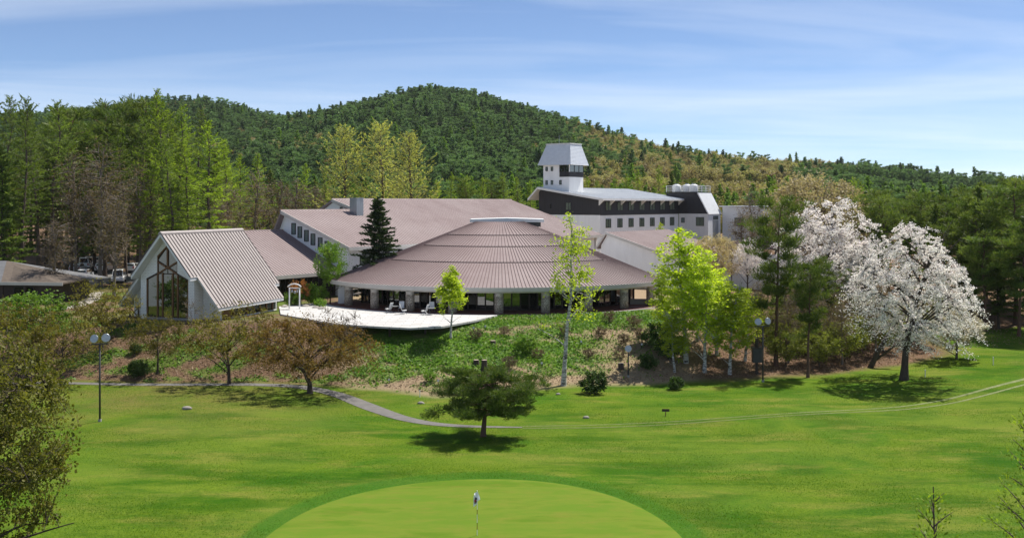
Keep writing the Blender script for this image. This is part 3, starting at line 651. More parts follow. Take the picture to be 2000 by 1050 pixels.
    ring('inner_wall', 12.5, 12.7, .06, 5.5, M['interior'], n=30)
    for a in (A0+R(.3), A1-R(.3)):
        MB().hexa([(4.5*sin(a), -4.5*cos(a), -.5), (19.2*sin(a), -19.2*cos(a), -.5), (19.2*sin(a), -19.2*cos(a)+.25, -.5), (4.5*sin(a), -4.5*cos(a)+.25, -.5)],
                  [(4.5*sin(a), -4.5*cos(a), zf(4.5)-.3), (19.2*sin(a), -19.2*cos(a), zf(19.2)-.3), (19.2*sin(a), -19.2*cos(a)+.25, zf(19.2)-.3), (4.5*sin(a), -4.5*cos(a)+.25, zf(4.5)-.3)]).build('side_wall', M['white_wall'], t)
    MB().box(-11, 13, -5.5, 12, -.5, 4.6).build('rear_block', M['white_wall'], t)
    # low retaining wall at the right end
    MB().box(15.5, 24, -12.6, -12.2, -2.4, .7).build('retaining_wall', M['concrete'], t)
fan()
# sun deck in front of it
DK = [(925, 626), (862, 637.5), (800, 640), (700, 635), (650, 631), (548, 613), (545, 598)]
pts = [(FC[0]+24.14*sin(R(a)), FC[1]-24.14*cos(R(a))) for a in np.linspace(-63.5, .5, 30)]+[at(px, py, (CZ-4.27)*F/(py-HOR))[:2] for px, py in DK]
DECK = np.array(pts)
def on_deck(x, y):
    k = np.zeros(np.shape(x), bool)
    for (x0, y0), (x1, y1) in zip(DECK, np.roll(DECK, -1, 0)):
        with np.errstate(divide='ignore', invalid='ignore'): k ^= ((y0 > y) != (y1 > y)) & (x < (x1-x0)*(y-y0)/(y1-y0+1e-12)+x0)
    return k
MB().hexa([(x, y, 4.09) for x, y in pts], [(x, y, 4.27) for x, y in pts]).build('sun_deck', M['deck'], None, kind='structure', label='white sun deck in front of the restaurant')
for i, (px, py) in enumerate(((690, 632), (760, 636), (830, 636), (880, 632))):
    x, y, _ = at(px, py, (CZ-4.27)*F/(py-HOR)); MB().box(x-.1, x+.1, y+.3, y+.5, float(ground_z(x, y))-.3, 4.09).build('deck_post', M['timber_dark'], None, kind='structure')
# ---------------- small gable wing
def wing():
    t = empty('gable_wing', (14.0, 150, BZ), R(-36), 'small white gable wing with brown ribbed roof beside the birches', 'building')
    zt = 7.8; k = .30; z = lambda x: zt-k*x
    ol = [(0, -.5), (13.5, -.5), (13.5, 19), (0, 19)]
    rf = MB().hexa([(x, y, z(x)-.28) for x, y in ol], [(x, y, z(x)) for x, y in ol]).build('roof', M['roof_brown'], t)
    seam_part('roof_seams', [((0, y, z(0)), (13.5, y, z(13.5))) for y in np.arange(-.45, 19, .7)], .08, .04, M['seam_brown'], rf)
    MB().hexa([(0, -.5, zt-.3), (0, 19, zt-.3), (-1.5, 19, zt-2.5), (-1.5, -.5, zt-2.5)], [(0, -.5, zt-.01), (0, 19, zt-.01), (-1.6, 19, zt-2.2), (-1.6, -.5, zt-2.2)]).build('rear_roof', M['roof_brown'], t)
    MB().prism([(13.5, -.57, z(13.5)-.35), (13.5, -.57, z(13.5)+.03), (0, -.57, zt+.03), (0, -.57, zt-.35)], (0, .06, 0)).build('verge_board', M['fascia'], t)
    MB().prism([(-1.6, -.57, zt-2.5), (-1.6, -.57, zt-2.15), (0, -.57, zt+.03), (0, -.57, zt-.35)], (0, .06, 0)).build('verge_board', M['fascia'], t)
    MB().prism([(-1.1, 0, -1.5), (13.2, 0, -1.5), (13.2, 0, z(13.2)-.3), (0, 0, zt-.3), (-1.1, 0, zt-2.0)], (0, .3, 0)).build('wall', M['white_wall'], t)
    MB().box(12.9, 13.2, .3, 18.5, -1.5, z(13.2)-.3).build('wall', M['white_wall'], t)
    window(t, (6.2, -.005, 2.0), (1, 0, 0), (0, -1, 0), 1.2, .5, 1, curtain=False)
    # flat brown roof further right
    s = empty('low_wing', (14.0, 150, BZ), R(-36), 'low wing with flat brown roof half hidden by the tan tree', 'building')
    ol = [(13.9, 6), (32, 6), (32, 24), (13.9, 24)]; z2 = lambda x: 6.4-.06*(x-14)
    r2 = MB().hexa([(x, y, z2(x)-.3) for x, y in ol], [(x, y, z2(x)) for x, y in ol]).build('roof', M['roof_brown'], s)
    seam_part('roof_seams', [((14, y, z2(14)), (32, y, z2(32))) for y in np.arange(6.1, 24, .7)], .08, .04, M['seam_brown'], r2)
    MB().box(14.3, 31.5, 6.5, 6.8, -1.5, 4.9).build('wall', M['grey_wall'], s)
    MB().box(31.2, 31.5, 6.8, 23.5, -1.5, 4.9).build('wall', M['grey_wall'], s)
wing()
# ---------------- hotel block with tower
def hotel():
    t = empty('hotel_block', (17.2, 200, 6.0), R(-36), 'black and white hotel block with pale grey shed roof', 'hotel')
    ZB = 7.8; LEN = 33.5; W = 14.4
    zr = lambda x: 11.0-.155*(x-1.3)      # roof plane
    XR = -13.9
    # storeys: white below, black boards above
    MB().box(-W, 0, 0, LEN, -1, ZB).build('wall', M['white_wall'], t, label='white lower storeys')
    MB().prism([(-W-.04, -.04, ZB), (.04, -.04, ZB), (.04, -.04, zr(.04)-.32), (XR, -.04, zr(XR)-.32), (-W-.04, -.04, zr(XR)-1.0)], (0, LEN+.04, 0)).build('boarded_wall', M['black_board'], t, label='black boarded upper storey')
    rf = MB().prism([(XR, -1.3, zr(XR)-.3), (1.3, -1.3, zr(1.3)-.3), (1.3, -1.3, zr(1.3)), (XR, -1.3, zr(XR))], (0, LEN+3.4, 0)).build('roof', M['roof_grey'], t)
    seam_part('roof_seams', [((XR, y, zr(XR)), (1.3, y, zr(1.3))) for y in np.arange(-1.2, LEN+2, .62)], .09, .07, M['roof_slate'], rf)
    MB().prism([(XR, -1.3, zr(XR)-.35), (XR, -1.3, zr(XR)-.01), (XR-2.4, -1.3, zr(XR)-2.3), (XR-2.4, -1.3, zr(XR)-2.6)], (0, LEN+3.4, 0)).build('rear_roof', M['roof_grey'], t)
    MB().prism([(1.32, -1.4, zr(1.3)-.36), (1.32, -1.4, zr(1.3)+.04), (XR, -1.4, zr(XR)+.04), (XR, -1.4, zr(XR)-.4)], (0, .08, 0)).build('verge_board', M['white_paint'], t)
    MB().prism([(XR-.005, -1.4, zr(XR)-.4), (XR-.005, -1.4, zr(XR)+.04), (XR-2.45, -1.4, zr(XR)-2.3), (XR-2.45, -1.4, zr(XR)-2.75)], (0, .08, 0)).build('verge_board', M['white_paint'], t)
    MB().box(1.305, 1.38, -1.32, LEN+2.1, zr(1.3)-.36, zr(1.3)+.03).build('eave_board', M['white_paint'], t)
    for i in range(9):
        y = -.6+i*4.25
        MB().prism([(.06, y, zr(1)-.33), (1.25, y, zr(1)-.33), (.06, y, zr(1)-1.35)], (0, .22, 0)).build('bracket', M['white_paint'], t)
    for i in range(7):
        y = 3.1+i*4.55
        window(t, (.045, y, 9.55), (0, 1, 0), (1, 0, 0), 2.3, 1.75, 2)
        window(t, (.005, y, 6.15), (0, 1, 0), (1, 0, 0), 1.95, 1.8, 2)
        window(t, (.005, y, 2.75), (0, 1, 0), (1, 0, 0), 1.95, 1.8, 2)
    window(t, (-7.3, -.045, 9.5), (1, 0, 0), (0, -1, 0), 1.25, 1.5, 2)
    window(t, (-11.6, -.045, 9.5), (1, 0, 0), (0, -1, 0), .35, 1.0, 1, curtain=False)
    window(t, (-7.6, -.005, 6.1), (1, 0, 0), (0, -1, 0), 1.3, 1.2, 1, curtain=False)
    MB().box(.045, .07, -.04, LEN, ZB-.06, ZB+.08).build('string_course', M['dark_metal'], t)
    # tower
    X0, X1, Y0, Y1 = -13.75, -7.45, .5, 5.7; ZE = 17.9
    tw = empty('tower', (17.2, 200, 6.0), R(-36), 'white stair tower with pale slate mansard cap on the hotel', 'tower')
    zb = zr(X1)-.4
    MB().box(X0, X1, Y0, Y1, zb, ZE).build('shaft', M['white_wall'], tw)
    ex = .85; ins = 1.05; ZT = 22.0
    b = [(X0-ex, Y0-ex, ZE-.1), (X1+ex, Y0-ex, ZE-.1), (X1+ex, Y1+ex, ZE-.1), (X0-ex, Y1+ex, ZE-.1)]
    tp = [(X0+ins-.6, Y0+ins-.5, ZT), (X1-ins+.9, Y0+ins-.5, ZT), (X1-ins+.9, Y1-ins+.5, ZT), (X0+ins-.6, Y1-ins+.5, ZT)]
    mr = MB().hexa(b, tp).build('mansard_roof', M['roof_slate'], tw)
    for j in range(1, 15):
        f = j/15; rg = [tuple(np.array(p)*(1-f)+np.array(q)*f) for p, q in zip(b, tp)]
        mb = MB(); cx = sum(p[0] for p in rg)/4; cy = sum(p[1] for p in rg)/4
        for i in range(4):
            p, q = np.array(rg[i]), np.array(rg[(i+1) % 4]); mb.bar(p, q, .05, .03)
        mb.build('shingle_course', M['roof_slate'], mr)
    MB().hexa([(p[0]+(.15 if p[0] > -10 else -.15), p[1]+(.15 if p[1] > 3 else -.15), ZT) for p in tp], [(p[0]+(.15 if p[0] > -10 else -.15), p[1]+(.15 if p[1] > 3 else -.15), ZT+.18) for p in tp]).build('cap', M['white_paint'], tw)
    MB().tube([(-11.2, 2.5, ZT), (-11.2, 2.5, ZT+1.9)], .035, 6).build('lightning_rod', M['metal'], tw)
    # lookout windows at the corner
    MB().box(X1-2.35, X1+.03, Y0-.03, Y1+.0, ZE-2.5, ZE-1.55).build('lookout_parapet', M['black_board'], tw)
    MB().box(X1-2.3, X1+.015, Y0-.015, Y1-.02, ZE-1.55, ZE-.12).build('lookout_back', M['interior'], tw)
    for i in range(2): window(tw, (X1-1.75+i*1.16, Y0-.02, ZE-.83), (1, 0, 0), (0, -1, 0), 1.14, 1.42, 1, pane='mirror_glass')
    for i in range(3): window(tw, (X1+.02, Y0+.9+i*1.72, ZE-.83), (0, 1, 0), (1, 0, 0), 1.7, 1.42, 1, pane='mirror_glass')
    MB().box(X1-.02, X1+.14, Y0-.14, Y0+.02, ZE-1.5, ZE-.12).build('corner_post', M['white_paint'], tw)
    for x in (X0+.85, X0+2.15): window(tw, (x, Y0-.005, ZE-.85), (1, 0, 0), (0, -1, 0), .52, .85, 1, curtain=False)
    for x in (X0+.85, X0+2.15, X0+4.2): window(tw, (x, Y0-.005, ZE-3.6), (1, 0, 0), (0, -1, 0), .52, .9, 1, curtain=False)
    # stair annex with plant deck
    a = empty('plant_annex', (17.2, 200, 6.0), R(-36), 'black and white annex with bright sloped roof and plant deck', 'annex')
    YA, YE = 33.6, 40; XB_, XT = 7.1, 4.5; ZD = 12.35
    MB().box(.1, XB_, YA, YE, -1, ZB-.005).build('wall', M['grey_wall'], a)
    MB().prism([(-3, YA, ZB), (XB_, YA, ZB), (XT, YA, ZD), (-3, YA, ZD)], (0, YE-YA, 0)).build('boarded_wall', M['black_board'], a)
    sp = MB().hexa([(XB_+.02, YA-.12, ZB-.12), (XB_+.02, YE+.2, ZB-.12), (XT+.02, YE+.2, ZD), (XT+.02, YA-.12, ZD)], [(XB_+.2, YA-.12, ZB-.08), (XB_+.2, YE+.2, ZB-.08), (XT+.2, YE+.2, ZD+.06), (XT+.2, YA-.12, ZD+.06)]).build('sloped_roof', M['white_paint'], a)
    seam_part('roof_seams', [((XT+.2, y, ZD+.06), (XB_+.2, y, ZB-.08)) for y in np.arange(YA, YE+.2, .55)], .07, .06, M['roof_slate'], sp, (.85, 0, .5))
    MB().box(-3.1, XT+.25, YA-.15, YE+.25, ZD+.065, ZD+.2).build('deck', M['dark_metal'], a)
    for zz in (.45, .85, 1.25, 1.6):
        z0 = ZD+zz
        for p, q in (((-3, YA), (XT+.1, YA)), ((XT+.1, YA), (XT+.1, YE)), ((XT+.1, YE), (-3, YE)), ((-3, YE), (-3, YA))): MB().bar((*p, z0), (*q, z0), .07).build('railing', M['white_paint'], a)
    for x, y in [(-3, YA), (-1.1, YA), (.8, YA), (2.7, YA), (XT+.1, YA), (XT+.1, YA+2.1), (XT+.1, YA+4.2), (XT+.1, YE), (.8, YE), (-3, YE)]:
        MB().box(x-.05, x+.05, y-.05, y+.05, ZD+.2, ZD+1.65).build('railing_post', M['white_paint'], a)
    for i, x in enumerate((-1.6, .5, 2.6)):
        o = MB().lathe([(.3, 0), (.95, .02), (1.0, .25), (1.0, 1.3), (.85, 1.6), (.4, 1.75)], 18).mesh('tank', M['white_paint'], True)
        tk = inst('cooling_tank', o, a, (x, YA+2.2+(i % 2), ZD+.2))
        MB().lathe([(.42, 1.7), (.42, 1.95), (.36, 1.95)], 12).build('fan_cowl', M['metal'], tk)
    window(a, (5.2, YA-.005, 6.1), (1, 0, 0), (0, -1, 0), 1.9, 1.9, 2)
    window(a, (1.1, YA-.005, 6.35), (1, 0, 0), (0, -1, 0), .8, 1.1, 1, curtain=False)
    MB().box(XB_, XB_+.05, YA+2.5, YA+5.2, 1.5, 6.3).build('shutter_door', M['metal'], a)
    window(a, (XB_+.005, YA+3.8, 6.9), (0, 1, 0), (1, 0, 0), 2.4, .8, 3, curtain=False)
    # plain flat-roofed wing behind
    b_ = empty('flat_roof_wing', (17.2, 200, 6.0), R(-36), 'plain grey flat roofed wing at the right end of the hotel', 'building')
    MB().box(7.4, 19.5, 40.4, 52, -1, 9.3).build('wall', M['grey_wall'], b_)
    MB().box(6.8, 20, 39.9, 52.5, 9.3, 9.5).build('roof', M['roof_slate'], b_)
    for x in (11.4, 16.6): window(b_, (x, 40.395, 6.0), (1, 0, 0), (0, -1, 0), 2.2, 1.8, 2, curtain=False)
hotel()
# ---------------- lodge at the left edge and car-park shelter
def lodge():
    x, y = -61.8, 125; z0 = float(ground_z(x, y))
    t = empty('lodge', (x, y, z0), R(-8), 'dark timber lodge with shallow grey and brown roof at the left edge', 'lodge')
    MB().box(-16, 6.2, 0, 8, -.6, 2.35).build('wall', M['timber_dark'], t)
    for i in range(7): MB().box(-15+i*3, -14.8+i*3, -.9, -.7, -.6, 2.45).build('post', M['timber_dark'], t)
    for i in range(4): window(t, (-12.6+i*5, -.005, 1.1), (1, 0, 0), (0, -1, 0), 2.6, 1.7, 2, curtain=False)
    slate = plain('slate_roof', (.165, .165, .17), (.11, .11, .115), .7, 1.5); brn = plain('shingle_roof', (.13, .10, .075), (.09, .07, .055), .8, 2.5)
    MB().hexa([(-17, -1.2, 2.35), (.2, -1.2, 2.35), (-2.6, 4, 4.6), (-17, 4, 4.6)], [(-17, -1.2, 2.55), (.2, -1.2, 2.55), (-2.6, 4, 4.8), (-17, 4, 4.8)]).build('roof', slate, t)
    MB().hexa([(.21, -1.2, 2.35), (8.2, -1.2, 2.35), (8.2, 4, 2.5), (-2.59, 4, 4.6)], [(.21, -1.2, 2.56), (8.2, -1.2, 2.56), (8.2, 4, 2.72), (-2.59, 4, 4.81)]).build('roof', brn, t)
    MB().hexa([(-17, 4.01, 4.6), (-2.59, 4.01, 4.6), (8.2, 4.01, 2.5), (8.2, 9.2, 2.3), (-17, 9.2, 2.3)], [(-17, 4.01, 4.8), (-2.59, 4.01, 4.8), (8.2, 4.01, 2.7), (8.2, 9.2, 2.5), (-17, 9.2, 2.5)]).build('roof', slate, t)
    MB().box(-17.05, 8.25, -1.27, -1.21, 2.2, 2.57).build('eave_board', M['fascia'], t)
lodge()
# ------------------------------------------------------------------ plants: generators
def unit(v): return v/(np.linalg.norm(v, axis=-1, keepdims=True)+1e-9)
def leaves(C, D, size, rg, ratio=.55, along=0., up=.3, bend=0):
    """diamond leaves: centres C, preferred long axis D"""
    n = len(C); a = unit(rg.normal(0, 1, (n, 3))*(1-along)+unit(D)*along*1.6)
    nn = unit(rg.normal(0, 1, (n, 3))+np.array([0, 0, up*2])); b = unit(np.cross(nn, a))
    s = size*rg.uniform(.6, 1.35, (n, 1)); sb = s*ratio
    V = np.stack([C+a*s, C+b*sb+a*s*.1, C-a*s, C-b*sb+a*s*.1], 1).reshape(-1, 3)
    return V, np.arange(4*n).reshape(n, 4)
class Wood:
    def __init__(s): s.V = []; s.Q = []; s.o = 0
    def add(s, P, r, n):
        V, Q = tube_arr(P, r, n); s.V.append(V); s.Q.append(Q+s.o); s.o += len(V)
    def mesh(s, name, mat): return fast_mesh(name, np.concatenate(s.V), [np.concatenate(s.Q)], [mat], True)
def bez(p0, p1, p2, n): t = np.linspace(0, 1, n)[:, None]; return (1-t)**2*p0+2*t*(1-t)*p1+t*t*p2
def broad(seed, H, RR, base, tr, nl, nc, lpc, ls, bark, leaf, asc=.55, flat=1.0, spread=.42, ratio=.55, trunk_to=.75, lean=(0, 0), shell=.5, along=.25, twig_r=.012, ztop=None, up=.3, env=None, forks=1, droop=0.):
    """broad-leaved tree: trunk, limbs, twigs towards clumps in an uneven crown, leaves along the twigs"""
    rg = np.random.default_rng(seed); wd = Wood()
    cz = base+(H-base)*.5; rz = (H-base)*.5
    tips = []
    for f in range(forks):
        off = rg.normal(0, .05*H, 2) if forks > 1 else np.zeros(2)
        k = 9; t = np.linspace(0, 1, k)
        P = np.stack([lean[0]*t**1.5+off[0]*t*2+np.cumsum(rg.normal(0, .012*H, k))*t, lean[1]*t**1.5+off[1]*t*2+np.cumsum(rg.normal(0, .012*H, k))*t, t*H*trunk_to-.3*(1-t)], -1)
        wd.add(P, tr*(1-.78*t)*(1+.5*np.exp(-t*14))/forks**.4, 8); tips.append(P)
    nodes = []; dirs = []
    for P in tips:
        for q in P[3:]: nodes.append(q); dirs.append(np.array([0, 0, 1.]))
    for i in range(nl):
        P = tips[i % len(tips)]; f = rg.uniform(max(.2, (base*.8)/(H*trunk_to)), 1); s0 = P[min(8, int(f*8))]
        az = i*2.4+rg.uniform(-.4, .4); el = asc*rg.uniform(.6, 1.35)*(1 if f < .8 else 1.5)
        ln = RR*rg.uniform(.65, 1.0)*(1.0-.25*max(0, f-.6))
        e = s0+np.array([cos(az)*cos(el), sin(az)*cos(el), sin(el)])*ln
        m = (s0+e)/2+np.array([0, 0, ln*.12-droop*ln])+rg.normal(0, .05*RR, 3); B = bez(s0, m, e, 7)
        r0 = tr*.42*(1-.5*f); wd.add(B, np.linspace(r0, r0*.25, 7), 5)
        for j in range(2, 7): nodes.append(B[j]); dirs.append(e-s0)
    nodes = np.array(nodes); C = []; D = []
    c0 = np.array([lean[0]*.8, lean[1]*.8, cz])
    lob = unit(rg.normal(0, 1, (7, 3))); amp = rg.uniform(-.22, .22, 7)
    for i in range(nc):
        d = unit(rg.normal(0, 1, 3)); rad = rg.uniform(0, 1)**(1/(2+3*shell))
        rad *= 1+np.sum(amp*np.maximum(0, lob@d)**4)
        p = d*rad*np.array([RR, RR, rz])
        if env: p[:2] *= env((p[2]/rz+1)/2)/max(.25, math.sqrt(max(.02, 1-(p[2]/rz)**2)))
        p = p+c0
        q = nodes[np.argmin(np.sum((nodes-p)**2, 1)+.6*np.maximum(0, nodes[:, 2]-p[2])**2)]
        v = p-q; ln = np.linalg.norm(v)
        if ln > RR*.9: p = q+v*(RR*.9/ln); v = p-q
        m = q+v*.5+np.array([0, 0, .10*ln-droop*ln])+rg.normal(0, .06, 3)*ln; B = bez(q, m, p, 5)
        wd.add(B, np.linspace(twig_r*2.2, twig_r*.6, 5), 3)
        tt = rg.uniform(.25, 1.08, lpc)[:, None]; cc = (1-tt)**2*q+2*tt*(1-tt)*m+tt*tt*p
        sg = spread*min(1.3, .35+ln*.35)*(.5+.6*tt)
        C.append(cc+rg.normal(0, 1, (lpc, 3))*sg*np.array([1, 1, flat])); D.append(np.repeat(v[None], lpc, 0))
    C = np.concatenate(C); D = np.concatenate(D); V, Q = leaves(C, D, ls, rg, ratio, along, up)
    return wd.mesh('trunk', M[bark]), fast_mesh('crown', V, [Q], [M[leaf]])
def conifer(seed, H, RR, base, nb, npb, nl, nw, bark, leaf, tr=.25, prof=None, el0=.1, el1=.7, droop=.15, sidew=.33, hang=0., wob_=.01, gap=.0, upn=.3):
    """conifer: straight trunk, branches in loose whorls, needle sprays along and beside each branch"""
    rg = np.random.default_rng(seed); wd = Wood(); prof = prof or (lambda t: (1-t)**.8)
    k = 12; t = np.linspace(0, 1, k); P = np.stack([np.cumsum(rg.normal(0, wob_*H, k))*t, np.cumsum(rg.normal(0, wob_*H, k))*t, t*H-.3*(1-t)], -1)
    wd.add(P, tr*(1-.93*t)*(1+.35*np.exp(-t*16)), 7); C = []; D = []
    for i in range(nb):
        f = (i+rg.uniform(0, 1))/nb; h = base+(H-base)*f**.92
        if h > H*.99: continue
        if rg.uniform() < gap: continue
        s0 = np.array([np.interp(h/H, t, P[:, 0]), np.interp(h/H, t, P[:, 1]), h]); az = i*2.4+rg.uniform(-.5, .5)
        ln = RR*prof(f)*rg.uniform(.68, 1.18)+.15; el = el0+(el1-el0)*f+rg.normal(0, .08)
        o = np.array([cos(az)*cos(el), sin(az)*cos(el), sin(el)]); e = s0+o*ln; m = (s0+e)/2+np.array([0, 0, droop*ln]); e = e-np.array([0, 0, droop*ln*.55])
        B = bez(s0, m, e, 6); r0 = tr*.16*(1-.6*f)+.008; wd.add(B, np.linspace(r0, r0*.2, 6), 3)
        n = max(6, int(npb*(ln/RR)**.9)); u = rg.uniform(.12, 1.05, n)[:, None]
        cc = (1-u)**2*s0+2*u*(1-u)*m+u*u*e; sd = np.array([-sin(az), cos(az), 0]); w = rg.uniform(-1, 1, (n, 1))*sidew*ln*(1.05-u)*1.15+rg.normal(0, .05, (n, 1))
        cc = cc+sd*w+np.array([0, 0, -1])*(np.abs(w)*.22+hang*rg.uniform(0, 1, (n, 1)))+rg.normal(0, .05, (n, 3))
        C.append(cc); D.append(o*.8+sd*np.sign(w)*.7+np.array([0, 0, upn-hang]))
    C = np.concatenate(C); D = np.concatenate(D); V, Q = leaves(C, D, nl, rg, nw, .6, .4)
    return wd.mesh('trunk', M[bark]), fast_mesh('crown', V, [Q], [M[leaf]])
def padpine(seed, H, RR, base, npad, lpp, bark, leaf, tr=.3, ls=.22, lean=(0, 0), padr=.42, zj=.12, trunk_pow=1.5, shape=None):
    """pine with bare trunk and needle pads held out on crooked limbs"""
    rg = np.random.default_rng(seed); wd = Wood(); k = 12; t = np.linspace(0, 1, k)
    P = np.stack([lean[0]*t**trunk_pow+np.cumsum(rg.normal(0, .011*H, k))*t, lean[1]*t**trunk_pow+np.cumsum(rg.normal(0, .011*H, k))*t, t*H*.97-.3*(1-t)], -1)
    wd.add(P, tr*(1-.85*t)*(1+.4*np.exp(-t*14)), 9); C = []; D = []
    shape = shape or (lambda f: math.sin(pi*min(1, .18+.82*(1-f)))**.7 if f > .1 else .8)
    for i in range(npad):
        f = (i+rg.uniform(.1, .9))/npad; h = base+(H-base)*f; az = i*2.4+rg.uniform(-.5, .5); ln = RR*shape(f)*rg.uniform(.5, 1.05)
        s0 = np.array([np.interp(h/H*.93, t, P[:, 0]), np.interp(h/H*.93, t, P[:, 1]), h*.93])
        e = np.array([s0[0]+cos(az)*ln, s0[1]+sin(az)*ln, h+rg.normal(0, .03*H)])
        m = (s0+e)/2+rg.normal(0, .08*ln, 3)+np.array([0, 0, -.03*ln]); B = bez(s0, m, e, 7); r0 = tr*.28*(1-.6*f)+.012; wd.add(B, np.linspace(r0, r0*.3, 7), 4)
        for j in range(4):
            c = B[3+min(3, j)]+rg.normal(0, .22, 3)*padr*RR*np.array([1, 1, .25]); pr = padr*RR*rg.uniform(.55, 1.0)*(.65+.35*shape(f))
            v = c-B[2]; wd.add(bez(B[2], B[3]+rg.normal(0, .05, 3), c, 4), np.linspace(r0*.4, .006, 4), 3)
            n = int(lpp*rg.uniform(.7, 1.2)); d = rg.normal(0, 1, (n, 3)); d = unit(d)*rg.uniform(0, 1, (n, 1))**.45
            x = c+d*np.array([pr, pr, pr*zj/.42]); x[:, 2] += .1*pr*np.sin(x[:, 0]*5/pr)
            C.append(x); D.append(d*np.array([1, 1, .6])+np.array([0, 0, .55]))
    C = np.concatenate(C); D = np.concatenate(D); V, Q = leaves(C, D, ls, rg, .13, .62, .2)
    return wd.mesh('trunk', M[bark]), fast_mesh('crown', V, [Q], [M[leaf]])
def plant(name, protos, loc, H, label, cat, group=None, rz=None, wx=1.0, H0=None, trunk='trunk', crown='crown'):
    tm, cm, h0 = protos; s = H/h0
    o = empty(name, (loc[0], loc[1], loc[2]), random.uniform(0, 6.28) if rz is None else rz, label, cat, group, (s*wx, s*wx, s))
    inst(trunk, tm, o); inst(crown, cm, o); return o
random.seed(4)
def gz(x, y): return float(ground_z(x, y))
def spot(px, d): x = (px-1000)*d/F; return (x, d, gz(x, d)-.02)
def topH(py, d, z): return CZ-(py-HOR)*d/F-z
# prototypes (mesh, mesh, nominal height)
PR = {}
lp = lambda t: (1-t)**.75*(.55+.45*min(1, t*3.2))
PR['larch'] = [(*conifer(100+i, 25, 5.0, 4.5, 100, 84, .28, .20, 'bark_larch', 'lf_larch', .34, lambda t: (1-t)**.6*(.6+.4*min(1, t*3.2))*(1+.22*math.sin(t*17+i*2)), -.05, .9, .10, .36, .30, gap=.14, upn=.1), 25) for i in range(3)]
PR['larch_dull'] = [(*conifer(110+i, 26, 4.3, 9, 80, 62, .28, .20, 'bark_larch', 'lf_larch_dull', .33, lambda t: (1-t)**.4*(.45+.55*min(1, t*2.2)), .0, .95, .10, .36, .15, gap=.1), 26) for i in range(2)]
gp = lambda t: (1-t)**.55*(.8+.2*min(1, t*3))
PR['gold'] = [(*conifer(120+i, 24, 7.6, 2.0, 105, 85, .26, .20, 'bark_larch', 'lf_gold', .42, lambda t: (1-t)**.45*(.85+.15*min(1, t*3)), .50, .95, -.04, .50, .25, gap=.08), 24) for i in range(3)]
PR['fir'] = [(*conifer(130, 13, 3.1, .5, 150, 95, .24, .32, 'bark', 'lf_fir', .22, lambda t: (1-t)**.85, -.15, .5, .06, .32, .08), 13)]
PR['spruce'] = [(*conifer(135+i, 20, 3.6, 3, 110, 90, .36, .26, 'bark', 'lf_pine', .3, lambda t: (1-t)**.7, .0, .5, .05, .36, .06, gap=.12), 20) for i in range(2)]
PR['pine'] = [(*padpine(140+i, 18, 3.9, 6.5, 26, 85, 'bark_red', 'lf_pine', .27, .36, (random.uniform(-1.2, 1.2), random.uniform(-1, 1)), .40, .17), 18) for i in range(3)]
PR['bare'] = [(*broad(150+i, 15, 3.4, 3.2, .20, 22, 330, 9, .12, 'bark_grey', 'lf_bud', 1.0, 1.2, .40, .45, .88, shell=.05, twig_r=.018), 15) for i in range(3)]
PR['tan'] = [(*broad(155, 13, 6.6, 3.0, .24, 24, 420, 42, .15, 'bark_grey', 'lf_tan', .7, 1, .34, .5, .7, shell=.5, twig_r=.016), 13)]
PR['birch'] = [(*broad(160+i, 10, 1.75, 1.6, .10, 22, 230, 30, .085, 'bark_birch', 'lf_birch', .75, 1, .24, .6, .95, shell=.1, twig_r=.008, env=lambda t: (1-t)**.55*(.55+.9*t**.5), along=.1), 10) for i in range(3)]
PR['birch_open'] = [(*broad(165, 9.6, 1.9, 3.0, .13, 14, 90, 26, .075, 'bark_birch', 'lf_birch', .8, 1, .27, .6, .97, lean=(.75, 0), shell=.1, twig_r=.008, env=lambda t: .45+.55*(1-t)), 9.6)]
PR['birch_small'] = [(*broad(167, 8.0, 1.25, 3.0, .075, 16, 170, 45, .085, 'bark_birch', 'lf_birch', .9, 1, .22, .6, .97, shell=.2, twig_r=.006, env=lambda t: (1-t)**.7*1.25+.05), 8.0)]
PR['cherry'] = [(*broad(170, 15, 6.6, 2.6, .34, 30, 1000, 46, .068, 'bark', 'lf_cherry', .6, .8, .12, .8, .80, lean=(1.0, -.3), shell=.35, twig_r=.014, along=.15, env=lambda t: float(np.interp(t, [0, .12, .35, .6, .85, 1], [.55, .88, 1.0, .82, .48, .12]))), 15), (*broad(171, 14, 5.4, 4.5, .30, 24, 600, 42, .075, 'bark', 'lf_cherry', .8, .85, .13, .8, .85, shell=.3, twig_r=.014, along=.15, env=lambda t: float(np.interp(t, [0, .2, .45, .75, 1], [.4, .85, 1.0, .8, .25]))), 14)]
PR['cherry_fade'] = [(*broad(173, 7, 3.2, 1.2, .14, 12, 200, 42, .11, 'bark', 'lf_cherry_olive', .4, .7, .24, .7, .7, shell=.4, twig_r=.01), 7)]
PR['olive'] = [(*broad(180+i, 6.2, 4.1, 1.5, .14, 16, 240, 30, .075, 'bark', 'lf_olive', .5, .6, .25, .6, .66, shell=.3, twig_r=.009), 6.2) for i in range(2)]
PR['rust'] = [(*broad(190, 7.0, 6.6, 1.2, .30, 22, 480, 42, .085, 'bark', 'lf_rust', .36, .65, .24, .6, .5, shell=.45, twig_r=.008, env=lambda t: (.75+.5*t if t < .4 else .95*max(.1, 1-((t-.4)/.62)**2))), 7.0)]
PR['spring'] = [(*broad(195+i, 6, 2.7, 1.5, .10, 13, 230, 40, .085, 'bark', 'lf_green', .6, .6, .22, .6, .7, shell=.3, twig_r=.008), 6) for i in range(2)]
PR['maple_red'] = [(*broad(198, 3.5, 1.5, .6, .07, 9, 110, 40, .07, 'bark', 'lf_maple_red', .7, .8, .15, .6, .6, twig_r=.006), 3.5)]
